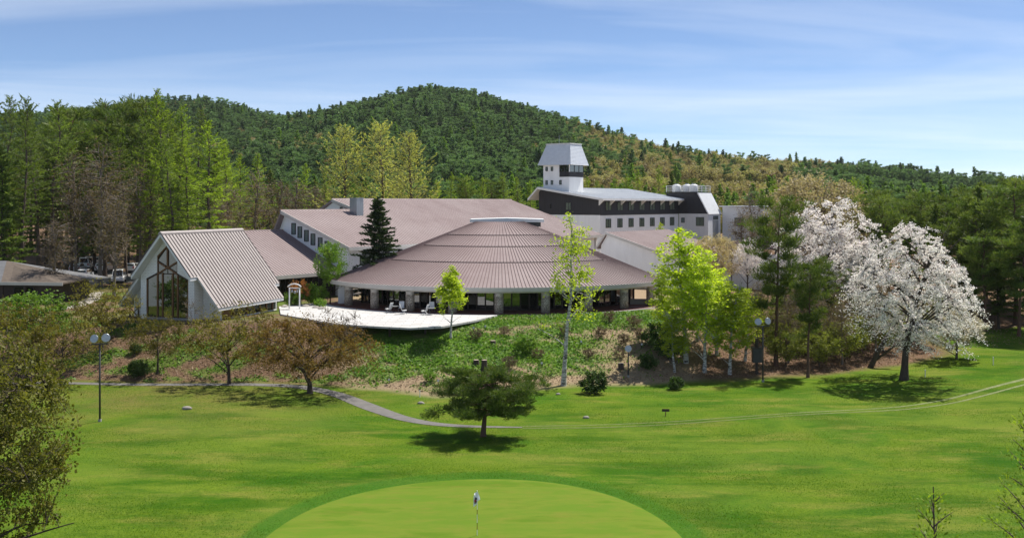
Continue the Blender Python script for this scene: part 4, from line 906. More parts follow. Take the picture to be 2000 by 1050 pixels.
PR['near_maple'] = [(*broad(200, 12, 4.6, 1.6, .24, 24, 620, 54, .085, 'bark', 'lf_near', .3, .32, .24, .62, .75, shell=.45, twig_r=.012, along=.2), 12)]
PR['under'] = [(*broad(197, 4.5, 2.6, .5, .07, 13, 190, 28, .085, 'bark', 'lf_under', .7, .8, .25, .6, .7, shell=.3, twig_r=.008), 4.5)]
PR['shrub'] = [(*broad(210+i, 1.5, .95, .05, .03, 10, 110, 26, .05, 'bark', 'lf_dry', 1.0, .8, .12, .3, .6, shell=.4, twig_r=.006, along=.5), 1.5) for i in range(2)]
PR['bush'] = [(*broad(215+i, 1.7, 1.15, .05, .04, 9, 130, 34, .075, 'bark', 'lf_bush', .9, .9, .14, .55, .6, shell=.6, twig_r=.006), 1.7) for i in range(2)]
PR['green_bush'] = [(*broad(218, 2.2, 1.4, .05, .04, 9, 130, 34, .075, 'bark', 'lf_green', .9, .9, .16, .55, .6, shell=.5, twig_r=.006), 2.2)]
def bare_bush(seed): return (*broad(seed, 2.6, 1.1, .1, .03, 16, 70, 3, .05, 'bark_grey', 'lf_bud', 1.1, 1, .15, .5, .5, shell=.2, twig_r=.009), 2.6)
PR['bare_bush'] = [bare_bush(220)]
HERO = (*padpine(231, 4.5, 3.6, 1.5, 40, 300, 'bark_red', 'lf_hero_pine', .20, .14, (.25, .0), .25, .16, 1.2, lambda f: .6 if f < .08 else (1.05 if f < .8 else .8)), 4.5)
# ------------------------------------------------------------------ plants: placing
ORD = ['first', 'second', 'third', 'fourth', 'fifth', 'sixth', 'seventh', 'eighth', 'ninth', 'tenth', 'eleventh', 'twelfth', 'thirteenth', 'fourteenth', 'fifteenth', 'sixteenth', 'seventeenth', 'eighteenth', 'nineteenth', 'twentieth', 'twenty-first', 'twenty-second', 'twenty-third', 'twenty-fourth', 'twenty-fifth', 'twenty-sixth', 'twenty-seventh', 'twenty-eighth', 'twenty-ninth', 'thirtieth']
def wood_of(specs, names, where, group):
    """specs: (kind, px, d, top row); labelled by their order from the left within each kind"""
    by = {}
    for s in sorted(specs, key=lambda s: s[1]): by.setdefault(s[0], []).append(s)
    for k, lst in by.items():
        nm, desc = names[k]
        for i, (kk, px, d, py) in enumerate(lst):
            p = spot(px, d); pr = PR[k][i % len(PR[k])]
            lab = ORD[i]+' '+desc+' from the left '+where if len(lst) > 1 else desc+' '+where
            plant(nm, pr, p, max(4, topH(py, d, p[2])), lab, 'tree', group, wx=random.uniform(.88, 1.15))
TN = {'larch': ('larch_tree', 'bright green larch'), 'larch_dull': ('larch_tree', 'tall dull green larch'), 'pine': ('pine_tree', 'dark pine'), 'spruce': ('spruce_tree', 'dark spruce'), 'bare': ('budding_tree', 'brown budding tree'), 'gold': ('larch_tree', 'golden green larch'), 'birch': ('birch_tree', 'yellow green birch'), 'tan': ('budding_tree', 'tan budding tree'), 'under': ('leafy_tree', 'low yellow green leafy tree')}
left = [('larch', 318, 158, 170), ('larch', 408, 152, 232), ('larch', 352, 172, 205), ('larch', 470, 185, 300), ('larch', 505, 200, 300), ('larch', 440, 200, 270), ('larch', 230, 178, 250), ('larch_dull', 45, 140, 195), ('larch_dull', -40, 150, 190), ('larch', 120, 190, 250),
        ('larch_dull', 100, 160, 200), ('larch_dull', 8, 175, 190), ('larch_dull', 270, 168, 235), ('larch_dull', 300, 205, 190), ('larch_dull', 180, 172, 255), ('larch_dull', 385, 215, 215), ('larch_dull', 60, 185, 215), ('larch_dull', -90, 180, 200), ('larch_dull', 245, 160, 270), ('larch_dull', 338, 150, 275),
        ('pine', 200, 185, 195), ('pine', 165, 175, 212), ('pine', 285, 178, 195), ('pine', 232, 195, 205), ('pine', 25, 150, 300), ('pine', 130, 205, 230), ('pine', -60, 140, 300), ('pine', 70, 210, 250), ('pine', 262, 215, 225), ('spruce', 150, 168, 330), ('spruce', 300, 160, 330), ('spruce', 90, 172, 300), ('spruce', 525, 215, 330),
        ('bare', 150, 150, 290), ('bare', 195, 146, 280), ('bare', 225, 152, 330), ('bare', 110, 128, 420), ('bare', 275, 150, 320), ('bare', 450, 172, 350), ('bare', 500, 180, 335), ('bare', 545, 190, 340), ('bare', 575, 205, 345), ('bare', 222, 130, 370), ('bare', 430, 162, 380),
        ('larch_dull', 75, 148, 245), ('larch', 290, 150, 300), ('larch', 370, 160, 260), ('spruce', 10, 138, 280), ('larch', 445, 178, 285), ('larch_dull', 205, 158, 260), ('larch_dull', 140, 155, 270), ('spruce', 185, 165, 300), ('spruce', 250, 168, 290), ('spruce', 40, 165, 320), ('spruce', 350, 190, 280), ('pine', 110, 182, 245), ('pine', 320, 188, 240), ('spruce', 420, 205, 290), ('spruce', 215, 185, 260), ('pine', 180, 200, 225)]
wood_of(left, TN, 'in the wood behind the chapel', 'trees of the left wood')
mid = [('gold', 672, 214, 250), ('gold', 748, 216, 240), ('gold', 806, 208, 262)]
for (k, px, d, py), s in zip(mid, ('leftmost', 'middle and tallest', 'rightmost')):
    p = spot(px, d); plant('larch_tree', PR['gold'][mid.index((k, px, d, py))], p, topH(py, d, p[2]), s+' of three golden green larches behind the chimney', 'tree', 'golden larches behind the great hall', wx=1.22)
mid2 = [('larch', 880, 250, 335), ('larch', 908, 256, 342), ('larch', 940, 246, 345), ('larch', 985, 252, 336), ('larch', 1012, 244, 345), ('larch', 1035, 255, 350), ('larch', 850, 240, 350), ('larch', 630, 240, 330), ('larch', 590, 235, 318), ('pine', 915, 248, 345), ('pine', 960, 252, 348), ('larch', 1225, 262, 338), ('larch', 1250, 260, 330), ('larch', 1288, 258, 322), ('larch', 1145, 262, 345), ('larch', 1165, 265, 352), ('larch', 1200, 270, 345), ('spruce', 640, 245, 360), ('bare', 615, 232, 355), ('bare', 1320, 262, 355), ('pine', 1345, 262, 350), ('spruce', 1310, 268, 335)]
wood_of(mid2, TN, 'in the row beyond the hotel roofs', 'trees beyond the hotel roofs')
right = [('pine', 1700, 150, 372), ('pine', 1735, 142, 380), ('pine', 1790, 146, 375), ('pine', 1845, 140, 372), ('pine', 1885, 132, 380), ('pine', 1925, 136, 360), ('pine', 1985, 122, 345), ('pine', 1955, 128, 400), ('pine', 1905, 124, 415), ('pine', 1870, 150, 365), ('pine', 2030, 130, 350), ('pine', 1985, 150, 350), ('pine', 1815, 155, 380), ('pine', 1760, 160, 378), ('pine', 1940, 160, 362), ('pine', 2070, 140, 345), ('pine', 1850, 125, 440), ('pine', 1925, 118, 450), ('pine', 1990, 116, 430),
         ('spruce', 1905, 128, 355), ('spruce', 1830, 134, 395), ('spruce', 1960, 134, 375), ('spruce', 1720, 134, 420), ('spruce', 1775, 130, 420), ('spruce', 2015, 118, 400), ('spruce', 1880, 122, 450), ('spruce', 1950, 120, 470),
         ('larch', 1662, 175, 345), ('larch', 1680, 180, 352), ('larch', 1515, 200, 350), ('larch', 1540, 205, 355), ('bare', 1690, 165, 390), ('bare', 1530, 170, 380), ('bare', 1450, 160, 400), ('bare', 1490, 150, 420), ('bare', 1470, 185, 370), ('bare', 1430, 142, 470), ('bare', 1570, 135, 440), ('bare', 1640, 128, 470), ('bare', 1545, 122, 520), ('bare', 1615, 116, 540), ('bare', 1690, 118, 540), ('bare', 1500, 125, 540), ('bare', 1660, 112, 560), ('bare', 1735, 114, 560), ('bare', 1585, 112, 570), ('bare', 1640, 122, 520),
         ('pine', 1600, 106, 510), ('pine', 1660, 122, 520), ('under', 1550, 116, 600), ('under', 1640, 114, 610), ('under', 1700, 115, 620), ('under', 1590, 120, 590), ('under', 1460, 112, 610), ('under', 1745, 112, 625), ('under', 1830, 118, 630), ('under', 1510, 106, 630), ('under', 1560, 104, 640), ('under', 1615, 103, 640), ('under', 1675, 104, 650), ('under', 1725, 105, 650), ('under', 1790, 108, 650), ('bare', 1525, 108, 520), ('bare', 1560, 107, 540), ('bare', 1625, 106, 560), ('bare', 1690, 106, 570), ('bare', 1720, 108, 540), ('bare', 1800, 112, 560), ('bare', 1480, 108, 540), ('bare', 1540, 100, 560), ('bare', 1600, 101, 570), ('bare', 1645, 100, 580), ('bare', 1710, 103, 560), ('under', 1535, 99, 660), ('under', 1600, 99, 660), ('under', 1650, 101, 660), ('under', 1580, 108, 620), ('under', 1700, 110, 630), ('pine', 2060, 116, 400), ('pine', 2110, 122, 390), ('pine', 2150, 130, 380), ('pine', 2200, 126, 380), ('pine', 2260, 136, 380), ('pine', 2120, 145, 370), ('pine', 2200, 150, 370), ('pine', 2320, 140, 380), ('spruce', 2090, 128, 420), ('spruce', 2170, 118, 440), ('spruce', 2240, 122, 430), ('spruce', 2300, 128, 420), ('spruce', 1640, 125, 500), ('spruce', 1560, 128, 490), ('spruce', 1690, 128, 480)]
wood_of(right, TN, 'in the wood around the cherry trees', 'trees of the right wood')
def one(kind, i, name, px, d, py, label, cat='tree', wx=1.0, rz=None, group=None):
    p = spot(px, d); return plant(name, PR[kind][i], p, topH(py, d, p[2]), label, cat, group, rz, wx)
one('cherry', 0, 'cherry_tree', 1765, 92.5, 430, 'large white cherry tree in full blossom on the lawn edge', rz=0, wx=1.05)
one('cherry', 1, 'cherry_tree', 1612, 113, 398, 'white cherry tree in blossom behind the tall red trunked pine', rz=1.2, wx=1.2)
one('cherry_fade', 0, 'cherry_tree', 1868, 101, 590, 'low cherry with fading cream blossom beside the largest cherry', rz=.8, wx=1.15)
one('cherry', 1, 'cherry_tree', 1460, 135, 470, 'pale cherry half hidden behind the birches', rz=2.2, wx=.8)
one('tan', 0, 'budding_tree', 1592, 152, 345, 'wide tan budding tree above the cherry blossom', rz=.3)
one('tan', 0, 'budding_tree', 1395, 138, 462, 'small tan budding tree in front of the low wing', rz=1.9, wx=.9)
one('pine', 0, 'pine_tree', 1515, 99, 382, 'tall slender pine with reddish trunk beside the double lamp', rz=1.0, wx=.8)
one('pine', 1, 'pine_tree', 1578, 94.5, 500, 'shorter pine with leaning reddish trunk on the lawn edge', rz=2.6, wx=.8)
one('birch_open', 0, 'birch_tree', 1100, 90.5, 412, 'tall open birch with white trunk in front of the restaurant', rz=.2)
one('birch_small', 0, 'birch_tree', 880, 99, 520, 'small slender birch beside the sun deck', rz=.9, wx=1.6)
for i, (px, d, py, w_, lab) in enumerate([(1340, 98, 432, 1.1, 'tallest birch at the right end of the restaurant'), (1300, 103, 520, 1.15, 'leftmost birch of the clump, against the restaurant eave'), (1376, 96, 485, 1.05, 'birch with forked base in the middle of the clump'), (1425, 95.5, 540, 1.2, 'birch with thin white stem at the right of the clump'), (1455, 100, 560, 1.25, 'rightmost low birch of the clump'), (1362, 104, 500, 1.2, 'birch behind the forked one'), (1400, 101, 515, 1.15, 'birch between the forked one and the thin stemmed one'), (1318, 96, 600, 1.2, 'short birch leaning at the ivy mound')]):
    one('birch', i % 3, 'birch_tree', px, d, py, lab, wx=w_*1.42, rz=i*1.3, group='clump of birches')
one('birch', 0, 'birch_tree', 1292, 178, 430, 'birch top behind the small gable wing', wx=.9)
one('rust', 0, 'cherry_tree', 605, 87.5, 612, 'rust brown spreading tree on the bank beside the cart path', rz=.5, wx=.92)
one('olive', 0, 'cherry_tree', 448, 92, 592, 'olive leaved tree left of the rust brown tree', rz=1.1)
one('olive', 1, 'cherry_tree', 308, 95, 606, 'small olive green tree in front of the chapel', rz=2.1, wx=.82)
one('olive', 0, 'cherry_tree', 200, 99, 545, 'olive brown tree behind the twin floodlight', rz=3.0, wx=.85)
one('spring', 0, 'leafy_tree', 62, 97, 556, 'fresh green tree in front of the lodge', rz=.6, wx=1.25)
one('olive', 1, 'cherry_tree', 8, 90, 580, 'olive tree at the left edge', rz=4.0, wx=1.0)
one('olive', 1, 'cherry_tree', 120, 90, 610, 'low olive tree between lodge and floodlight', rz=5.0, wx=.9)
one('fir', 0, 'fir_tree', 738, 126.6, 384, 'dark fir standing between hall and restaurant roof', rz=0, wx=1.35)
one('spring', 1, 'leafy_tree', 645, 122.5, 468, 'slim light green tree by the link building', wx=.62, rz=1)
one('maple_red', 0, 'maple_tree', 588, 121, 545, 'small orange leaved maple behind the white bell arch', rz=0)
for i, (px, d, h, lab) in enumerate([(574, 120, 565, 'light green bush behind the left leg of the bell arch'), (612, 122, 548, 'green bush beside the restaurant pier'), (625, 118, 580, 'low green bush at the foot of the restaurant pier')]):
    one('green_bush', 0, 'bush', px, d, h, lab, 'bush', group='courtyard bushes')
p = spot(943, 71.3); plant('garden_pine', HERO, p, 4.62, 'low spreading garden pine on the fairway', 'tree', rz=.0)
# trees near the camera
x, y = at(-40, 0, 42)[:2]; plant('maple_tree', PR['near_maple'][0], (x, y, gz(x, y)-.02), 11.2, 'near maple with drooping olive leaves at the left border', 'tree', rz=.7, wx=.9)
def young_larch(px, py, d, seed, label, lean):
    h = topH(py, d, gz((px-1000)*d/F, d)); x = (px-1000)*d/F
    tm, cm = conifer(seed, h, 1.25, h*.55, 50, 120, .035, .38, 'bark_larch', 'lf_larch', .10, lambda t: (1-t)**.8, .25, .9, .08, .10, 0., .002)
    o = empty('young_larch', (x, d, gz(x, d)), lean, label, 'tree', 'young larch tops near the camera'); inst('trunk', tm, o); inst('crown', cm, o)
young_larch(1838, 946, 15, 301, 'young larch top rising at the bottom right', .5)
young_larch(2022, 790, 16, 302, 'young larch at the right border', 2.5)
# shrubs on the bank
SH = [(1190, 620, 'small brown shrub left of three at the top of the bank'), (1238, 630, 'brown shrub under the last pebble column'), (1172, 650, 'round brown shrub right of the tall birch'), (1218, 665, 'brown shrub above the single lamp'), (1250, 650, 'dark brown shrub beside the ivy mound'), (1150, 690, 'wide straw brown shrub right of the birch stem'), (1105, 645, 'tiny brown shrub touching the birch stem'), (985, 645, 'brown shrub below the third column'), (1050, 690, 'brown shrub below the yellow green bush'), (995, 710, 'low rusty shrub behind the garden pine'), (1210, 690, 'low dark shrub left of the lamp head'), (930, 655, 'greyish brown shrub right of the small birch')]
def bank_spot(px, py):
    """where the sight line through (px, py) meets the ground"""
    d = np.linspace(60, 130, 1400); x = (px-1000)*d/F; zz = CZ-(py-HOR)*d/F; k = np.argmax(zz < ground_z(x, d)); return x[k], d[k], gz(x[k], d[k])
for i, (px, py, lab) in enumerate(SH):
    p = bank_spot(px, py+10); plant('dry_shrub', PR['shrub'][i % 2], (p[0], p[1], p[2]-.03), random.uniform(1.0, 1.5), lab, 'shrub', 'dry shrubs on the bank', crown='twigs')
for px, py, h, k, lab in [(1160, 768, 2.0, 'bush', 'dark round bush at the foot of the bank'), (1025, 690, 1.9, 'green_bush', 'yellow green bush on the bank above the pine'), (1320, 760, 1.2, 'bush', 'low dark bush under the birch clump'), (265, 690, 1.0, 'bush', 'low dark bush on the leaf litter bank'), (270, 735, 1.6, 'bush', 'dark bush beside the floodlight foot'), (1285, 680, 2.6, 'bush', 'dark green mound beside the ivy'), (1310, 700, 2.4, 'bush', 'dark green mound under the leftmost birch'), (1265, 720, 1.5, 'bush', 'dark undergrowth right of the single lamp'), (840, 745, 1.0, 'green_bush', 'green clump left of the garden pine')]:
    p = bank_spot(px, py); plant('bush', PR[k][0], (p[0], p[1], p[2]-.03), h, lab, 'bush', 'bushes on the bank', crown='foliage')
for i, (px, d, py) in enumerate([(375, 103.2, 580), (690, 100, 600), (640, 101.5, 592), (665, 99, 604)]):
    p = spot(px, d); plant('bare_bush', PR['bare_bush'][0], p, topH(py, d, p[2]), ['bare twiggy bush in front of the chapel pier', 'bare twiggy bush at the corner of the sun deck', 'bare twiggy bush behind the rust brown tree', 'bare low bush left of the sun deck corner'][i], 'bush', 'bare bushes', crown='buds')
# leafy ground cover and dead leaves on the bank: too many to count
def scatter(name, zone_fn, n, size, mat, label, seed, ratio=.6, up=1.2, lift=.05):
    rg = np.random.default_rng(seed); x = rg.uniform(-70, 62, n*6); y = rg.uniform(80, 122, n*6); w = zone_fn(x, y); k = rg.uniform(0, 1, len(x)) < w; x, y = x[k][:n], y[k][:n]
    C = np.stack([x, y, ground_z(x, y)+lift*rg.uniform(.2, 1.6, len(x))], -1)
    V, Q = leaves(C, np.zeros_like(C)+[0, 0, 1], size, rg, ratio, .0, up)
    put(bpy.data.objects.new(name, fast_mesh(name, V, [Q], [M[mat]])), kind='stuff', label=label)
def zone_ivy(x, y):
    px = 1000+F*x/y; t = bank_t(x, y); a = wob(x, y, 2.2, 4); b = wob(x, y, .8, 7)
    v = np.maximum(.0, sstep((px-640+60*a)/60))*(1-sstep((px-1275+45*a)/50))*sstep((t-.06+.25*a+.15*b)*3.4)*np.clip(1.1-.95*np.clip(b+a-.2, 0, 1), 0, 1)*(1-.85*sstep((px-1140+50*a)/90)*sstep((.86-t)*5))
    v = np.maximum(v, .5*(px < 680)*(t < 1)*sstep((a+.5*b-.15)*3)); r = np.hypot(x-FC[0], y-FC[1]); return v*(t < 1.1)*(r > 24.2)*(t > .02)*(~on_deck(x, y))
def zone_dead(x, y):
    t = bank_t(x, y); r = np.hypot(x-FC[0], y-FC[1]); return sstep((t-.03)*12)*(t < 1.15)*(r > 24.3)*(1-.75*zone_ivy(x, y))*.6*(1-.8*(x > 43))*(~on_deck(x, y))
scatter('ground_cover', zone_ivy, 36000, .13, 'lf_ivy', 'leafy green ground cover on the bank below the restaurant', 61, .65, 1.0, .12)
scatter('dead_leaves', zone_dead, 42000, .10, 'lf_straw', 'brown dead leaves and straw covering the bank', 62, .4, .9, .05)
def zone_grass(x, y):
    t = bank_t(x, y); return (t < -.01)*(green_r(x, y) > 1.01)*np.clip(.45+.8*wob(x, y, 2.5, 2), .05, 1)
rg = np.random.default_rng(63); n = 1400000; y = 44+70*rg.uniform(0, 1, n)**1.3; x = rg.uniform(-.62, .62, n)*y; k = rg.uniform(0, 1, n) < zone_grass(x, y)
x, y = x[k][:260000], y[k][:260000]; C = np.stack([x, y, ground_z(x, y)+.02], -1); D = rg.normal(0, .5, C.shape)+[0, 0, 1]
V, Q = leaves(C, D, .034, rg, .30, .65, .0); put(bpy.data.objects.new('grass_blades', fast_mesh('grass_blades', V, [Q], [M['lf_grass']])), kind='stuff', label='uneven grass blades on the fairway')
# wood on the hill: one mass, scattered by geometry nodes
hc = bpy.data.collections.new('hill_tree_kinds')
def hill_kind(name, pair):
    # trunk and crown in one mesh
    tm, cm = pair[:2]; a = np.zeros(len(tm.vertices)*3, np.float32); tm.vertices.foreach_get('co', a); b = np.zeros(len(cm.vertices)*3, np.float32); cm.vertices.foreach_get('co', b)
    tq = np.array([p.vertices[:] for p in tm.polygons]); cq = np.arange(len(b)//3).reshape(-1, 4)+len(a)//3
    me = fast_mesh(name, np.concatenate([a, b]).reshape(-1, 3), [tq, cq], [tm.materials[0], cm.materials[0]])
    mi = np.zeros(len(tq)+len(cq), np.int32); mi[len(tq):] = 1; me.polygons.foreach_set('material_index', mi)
    o = bpy.data.objects.new(name, me); hc.objects.link(o)
for i in range(3): hill_kind('a%d_conifer' % i, conifer(400+i, 13, 2.9, 1.2, 46, 34, .62, .38, 'bark', 'lf_hill_conifer', .2, lambda t: (1-t)**.6, .1, .6, .05, .36, .1))
for i in range(2): hill_kind('b%d_pine' % i, padpine(410+i, 12, 3.0, 3.5, 12, 40, 'bark', 'lf_hill_conifer', .2, .62, (0, 0), .42, .2))
for i in range(3): hill_kind('c%d_broadleaf' % i, broad(420+i, 9.5, 3.3, 1.8, .16, 8, 90, 12, .34, 'bark_grey', 'lf_hill_brown', .8, 1, .45, .6, .7, shell=.7, twig_r=.02))
for i in range(2): hill_kind('d%d_larch' % i, conifer(430+i, 14, 2.9, 1.5, 50, 34, .55, .36, 'bark', 'lf_hill_green', .2, lp, .1, .7, .08, .34, .12))
rg = np.random.default_rng(77); n = 24000
yy = 264+(880-264)*rg.uniform(0, 1, n)**.92; xx = rg.uniform(-1, 1, n)*(yy*.60+25); zz = hill_z(xx, yy)-.4
pxh = 1000+F*xx/yy; pyh = HOR-(zz-CZ)*F/yy
nzv = wob(xx, yy, 55, 3)+.6*wob(xx, yy, 17, 6)
brown = .32*nzv+.6*sstep((pxh-960)/330)*(1-.8*sstep((pxh-1480)/180))+.25*(1-sstep((yy-300)/140))*(1-sstep((pxh-1500)/100))-.38*sstep((pxh-640)/120)*(1-sstep((pxh-960)/220))-.18
brown = brown+rg.normal(0, .16, n); kind = np.where(brown > .12, 5+rg.integers(0, 3, n), np.where(rg.uniform(0, 1, n) < .3, rg.integers(0, 3, n), 3+rg.integers(0, 2, n)))
low = (yy < 340) & (rg.uniform(0, 1, n) < .42); kind = np.where(low, 8+rg.integers(0, 2, n), kind); kind = np.where((rg.uniform(0, 1, n) < .03), 8, kind)
size = rg.uniform(.45, 1.0, n)*rg.uniform(.8, 1.15, n)
silpx = np.interp(pxh, [p[0] for p in SIL], [p[1] for p in SIL]); room = CZ+(HOR-silpx)*yy/F-zz; size = np.minimum(size, np.where(yy < 600, room/13.0, 9))
keep = ~((yy < 300) & (rg.uniform(0, 1, n) < .2)); keep &= size > .28; xx, yy, zz, kind, size = xx[keep], yy[keep], zz[keep], kind[keep], size[keep]; n = len(xx)
me = bpy.data.meshes.new('hill_wood'); me.vertices.add(n); me.vertices.foreach_set('co', np.stack([xx, yy, zz], -1).astype(np.float32).ravel())
for nm, typ, val in (('kind', 'INT', kind.astype(np.int32)), ('turn', 'FLOAT', rg.uniform(0, 6.28, n).astype(np.float32)), ('size', 'FLOAT', size.astype(np.float32))):
    me.attributes.new(nm, typ, 'POINT').data.foreach_set('value', val)
hw = put(bpy.data.objects.new('hill_wood', me), kind='stuff', label='mixed conifer and budding wood covering the hill')
ng = bpy.data.node_groups.new('hill_wood', 'GeometryNodeTree'); ng.interface.new_socket('Geometry', in_out='INPUT', socket_type='NodeSocketGeometry'); ng.interface.new_socket('Geometry', in_out='OUTPUT', socket_type='NodeSocketGeometry')
gi = ng.nodes.new('NodeGroupInput'); go = ng.nodes.new('NodeGroupOutput'); ip = ng.nodes.new('GeometryNodeInstanceOnPoints'); ci = ng.nodes.new('GeometryNodeCollectionInfo')
ci.inputs['Collection'].default_value = hc; ci.inputs['Separate Children'].default_value = True; ci.inputs['Reset Children'].default_value = True
def attr(nm, t):
    a = ng.nodes.new('GeometryNodeInputNamedAttribute'); a.data_type = t; a.inputs['Name'].default_value = nm; return a.outputs['Attribute']
cx = ng.nodes.new('ShaderNodeCombineXYZ')
ng.links.new(gi.outputs[0], ip.inputs['Points']); ng.links.new(ci.outputs[0], ip.inputs['Instance']); ip.inputs['Pick Instance'].default_value = True
ng.links.new(attr('kind', 'INT'), ip.inputs['Instance Index']); ng.links.new(attr('turn', 'FLOAT'), cx.inputs[2]); ng.links.new(cx.outputs[0], ip.inputs['Rotation']); ng.links.new(attr('size', 'FLOAT'), ip.inputs['Scale'])
ng.links.new(ip.outputs[0], go.inputs[0]); md = hw.modifiers.new('wood', 'NODES'); md.node_group = ng
# ------------------------------------------------------------------ small things
lens = plain('lamp_lens', (.20, .25, .245), (.15, .20, .195), .3, 3, spec=.6)
def flood_head(parent, loc, rz, r=.30):
    h = empty('lamp_head', loc, rz); h.parent = parent
    def part(name, prof, mat, y0):
        o = MB().lathe(prof, 20).mesh(name, mat, True); return inst(name, o, h, (0, y0, 0), (R(78), 0, 0))
    part('reflector', [(r*.25, -.30), (r*.45, -.28), (r*.95, -.05), (r, 0), (r*.94, .002)], M['metal'], 0)
    part('lens', [(r*.93, -.015), (r*.93, .005), (r*.5, .03)], lens, 0)
    part('rim', [(r*.95, -.02), (r*1.06, -.02), (r*1.06, .04), (r*.95, .04)], M['metal'], 0)
    MB().box(-.05, .05, .12, .22, -r*1.0, -.05).build('yoke', M['dark_metal'], h)
def lamp_post(px, d, py_top, heads, label, wdt):
    x = (px-1000)*d/F; z0 = gz(x, d); h = topH(py_top, d, z0)
    t = empty('lamp_post', (x, d, z0), 0, label, 'lamp post', 'golf course lamp posts')
    MB().tube([(0, 0, -.3), (0, 0, h-.35)], [.075, .06], 10).build('pole', M['dark_metal'], t, True)
    if heads == 2:
        MB().bar((-.62, 0, h-.42), (.62, 0, h-.36), .09, .09).build('cross_arm', M['dark_metal'], t)
        flood_head(t, (-.42, 0, h), -.15); flood_head(t, (.45, 0, h+.06), .45)
    else: flood_head(t, (0, 0, h-.02), .1)
    MB().box(-.1, .1, -.1, .1, -.1, .18).build('base', M['concrete'], t)
    return t
lamp_post(195, 76.7, 661, 2, 'tall black pole with twin round floodlights on the left lawn', 1)
lamp_post(1227, 94, 680, 1, 'short black pole with a single round floodlight below the bank', 1)
lamp_post(1490, 92.5, 628, 2, 'black pole with twin round floodlights beside the red trunked pine', 1)
# flag on the green
x, y = at(932, 0, 50)[:2]; z0 = gz(x, y)+.05
t = empty('golf_flag', (x, y, z0), 0, 'white flag on a striped pin in the putting green', 'flag')
ys_, pole_m = M['white_paint'], []
pin_y = plain('pin_yellow', (.62, .55, .05), None, .5); pin_r = plain('pin_dark', (.20, .12, .02), None, .5)
for i, (a, b_, mt) in enumerate(((0, .28, M['white_paint']), (.28, .62, pin_r), (.62, 1.02, M['white_paint']), (1.02, 1.26, pin_r), (1.26, 2.2, M['white_paint']))):
    MB().tube([(0, 0, a), (0, 0, b_)], .016, 8).build('pin', mt, t)
fl = MB(); n = 9
for s in range(n-1): pass
V = []; Q = []
rows = 10; cols = 8
for i in range(rows):
    for j in range(cols):
        u, v = j/(cols-1), i/(rows-1)
        # limp cloth: hangs from the pin and droops
        V.append((-.20*u*(1-.35*v)+.045*sin(u*9+v*2)+(.10*v*(1-u)), .05*sin(u*7+v*3), 2.17-.42*v-.24*u-.12*u*v))
for i in range(rows-1):
    for j in range(cols-1): Q.append((i*cols+j, i*cols+j+1, (i+1)*cols+j+1, (i+1)*cols+j))
cl, nt_, bb = newmat('flag_cloth'); bb.inputs['Base Color'].default_value = (.82, .82, .84, 1); bb.inputs['Roughness'].default_value = .8
fo = put(bpy.data.objects.new('cloth', fast_mesh('cloth', V, [np.array(Q)], [cl], True)), t)
dark_em = plain('emblem_dark', (.06, .03, .10), None, .7); red_em = plain('emblem_red', (.45, .05, .10), None, .7)
for dx_, dz_, r_, mt in ((-.06, 1.80, .055, dark_em), (-.085, 1.70, .06, red_em), (-.05, 1.66, .035, dark_em), (-.105, 1.60, .035, dark_em)):
    e_ = MB().lathe([(r_*.3, 0), (r_, .004), (r_*.9, .008)], 12).mesh('emblem', mt); inst('emblem', e_, t, (dx_, -.062, dz_), (R(90), 0, 0), (1, 1.4, 1))
MB().prism([(.02, 0, 1.0), (.09, -.01, .82), (.05, -.01, .82)], (0, .012, 0)).build('marker_tag', pin_y, t)
# bell arch in the courtyard
x, y, _ = at(575, 605, 115.7); t = empty('bell_arch', (x, y, gz(x, y)), R(-10), 'white arched frame with hanging bells beside the deck', 'bell arch')
for s in (-1, 1): MB().tube([(s*.62, 0, -.3), (s*.6, 0, 2.55)], .075, 10).build('leg', M['white_paint'], t, True)
MB().tube([(1.0*sin(a)*.98, 0, 2.2+.78*cos(a)) for a in np.linspace(-.95, .95, 13)], .07, 8).build('arch', M['white_paint'], t, True)
MB().bar((-.6, 0, 2.5), (.6, 0, 2.5), .09).build('crossbar', M['white_paint'], t)
for i, a in enumerate((-.28, .05, .32)):
    o = MB().lathe([(.03, .3), (.08, .26), (.10, .1), (.15, 0), (.13, 0)], 12).mesh('bell', M['metal'], True); inst('bell', o, t, (a, 0, 2.02-.1*(i % 2)))
    MB().tube([(a, 0, 2.3-.1*(i % 2)), (a, 0, 2.48)], .012, 5).build('bell_rod', M['dark_metal'], t)
# deck chairs and tables
DZ = 4.27
def chair(px, py, rz, label):
    x, y, _ = at(px, py, (CZ-DZ)*F/(py-HOR)); t = empty('deck_chair', (x, y, DZ), rz, label, 'chair', 'chairs on the sun deck')
    MB().hexa([(-.27, -.28, .40), (.27, -.28, .40), (.27, .22, .36), (-.27, .22, .36)], [(-.27, -.28, .44), (.27, -.28, .44), (.27, .22, .40), (-.27, .22, .40)]).build('seat', M['sling'], t)
    MB().hexa([(-.27, .22, .38), (.27, .22, .38), (.27, .48, 1.08), (-.27, .48, 1.08)], [(-.27, .18, .40), (.27, .18, .40), (.27, .44, 1.10), (-.27, .44, 1.10)]).build('backrest', M['sling'], t)
    for s in (-1, 1):
        MB().tube([(s*.29, -.3, 0), (s*.29, .12, .42), (s*.29, .34, .62)], .018, 6).build('leg', M['metal'], t)
        MB().tube([(s*.29, .34, 0), (s*.29, -.2, .42)], .018, 6).build('leg', M['metal'], t)
        MB().tube([(s*.29, -.28, .62), (s*.29, .34, .62)], .022, 6).build('armrest', M['dark_metal'], t)
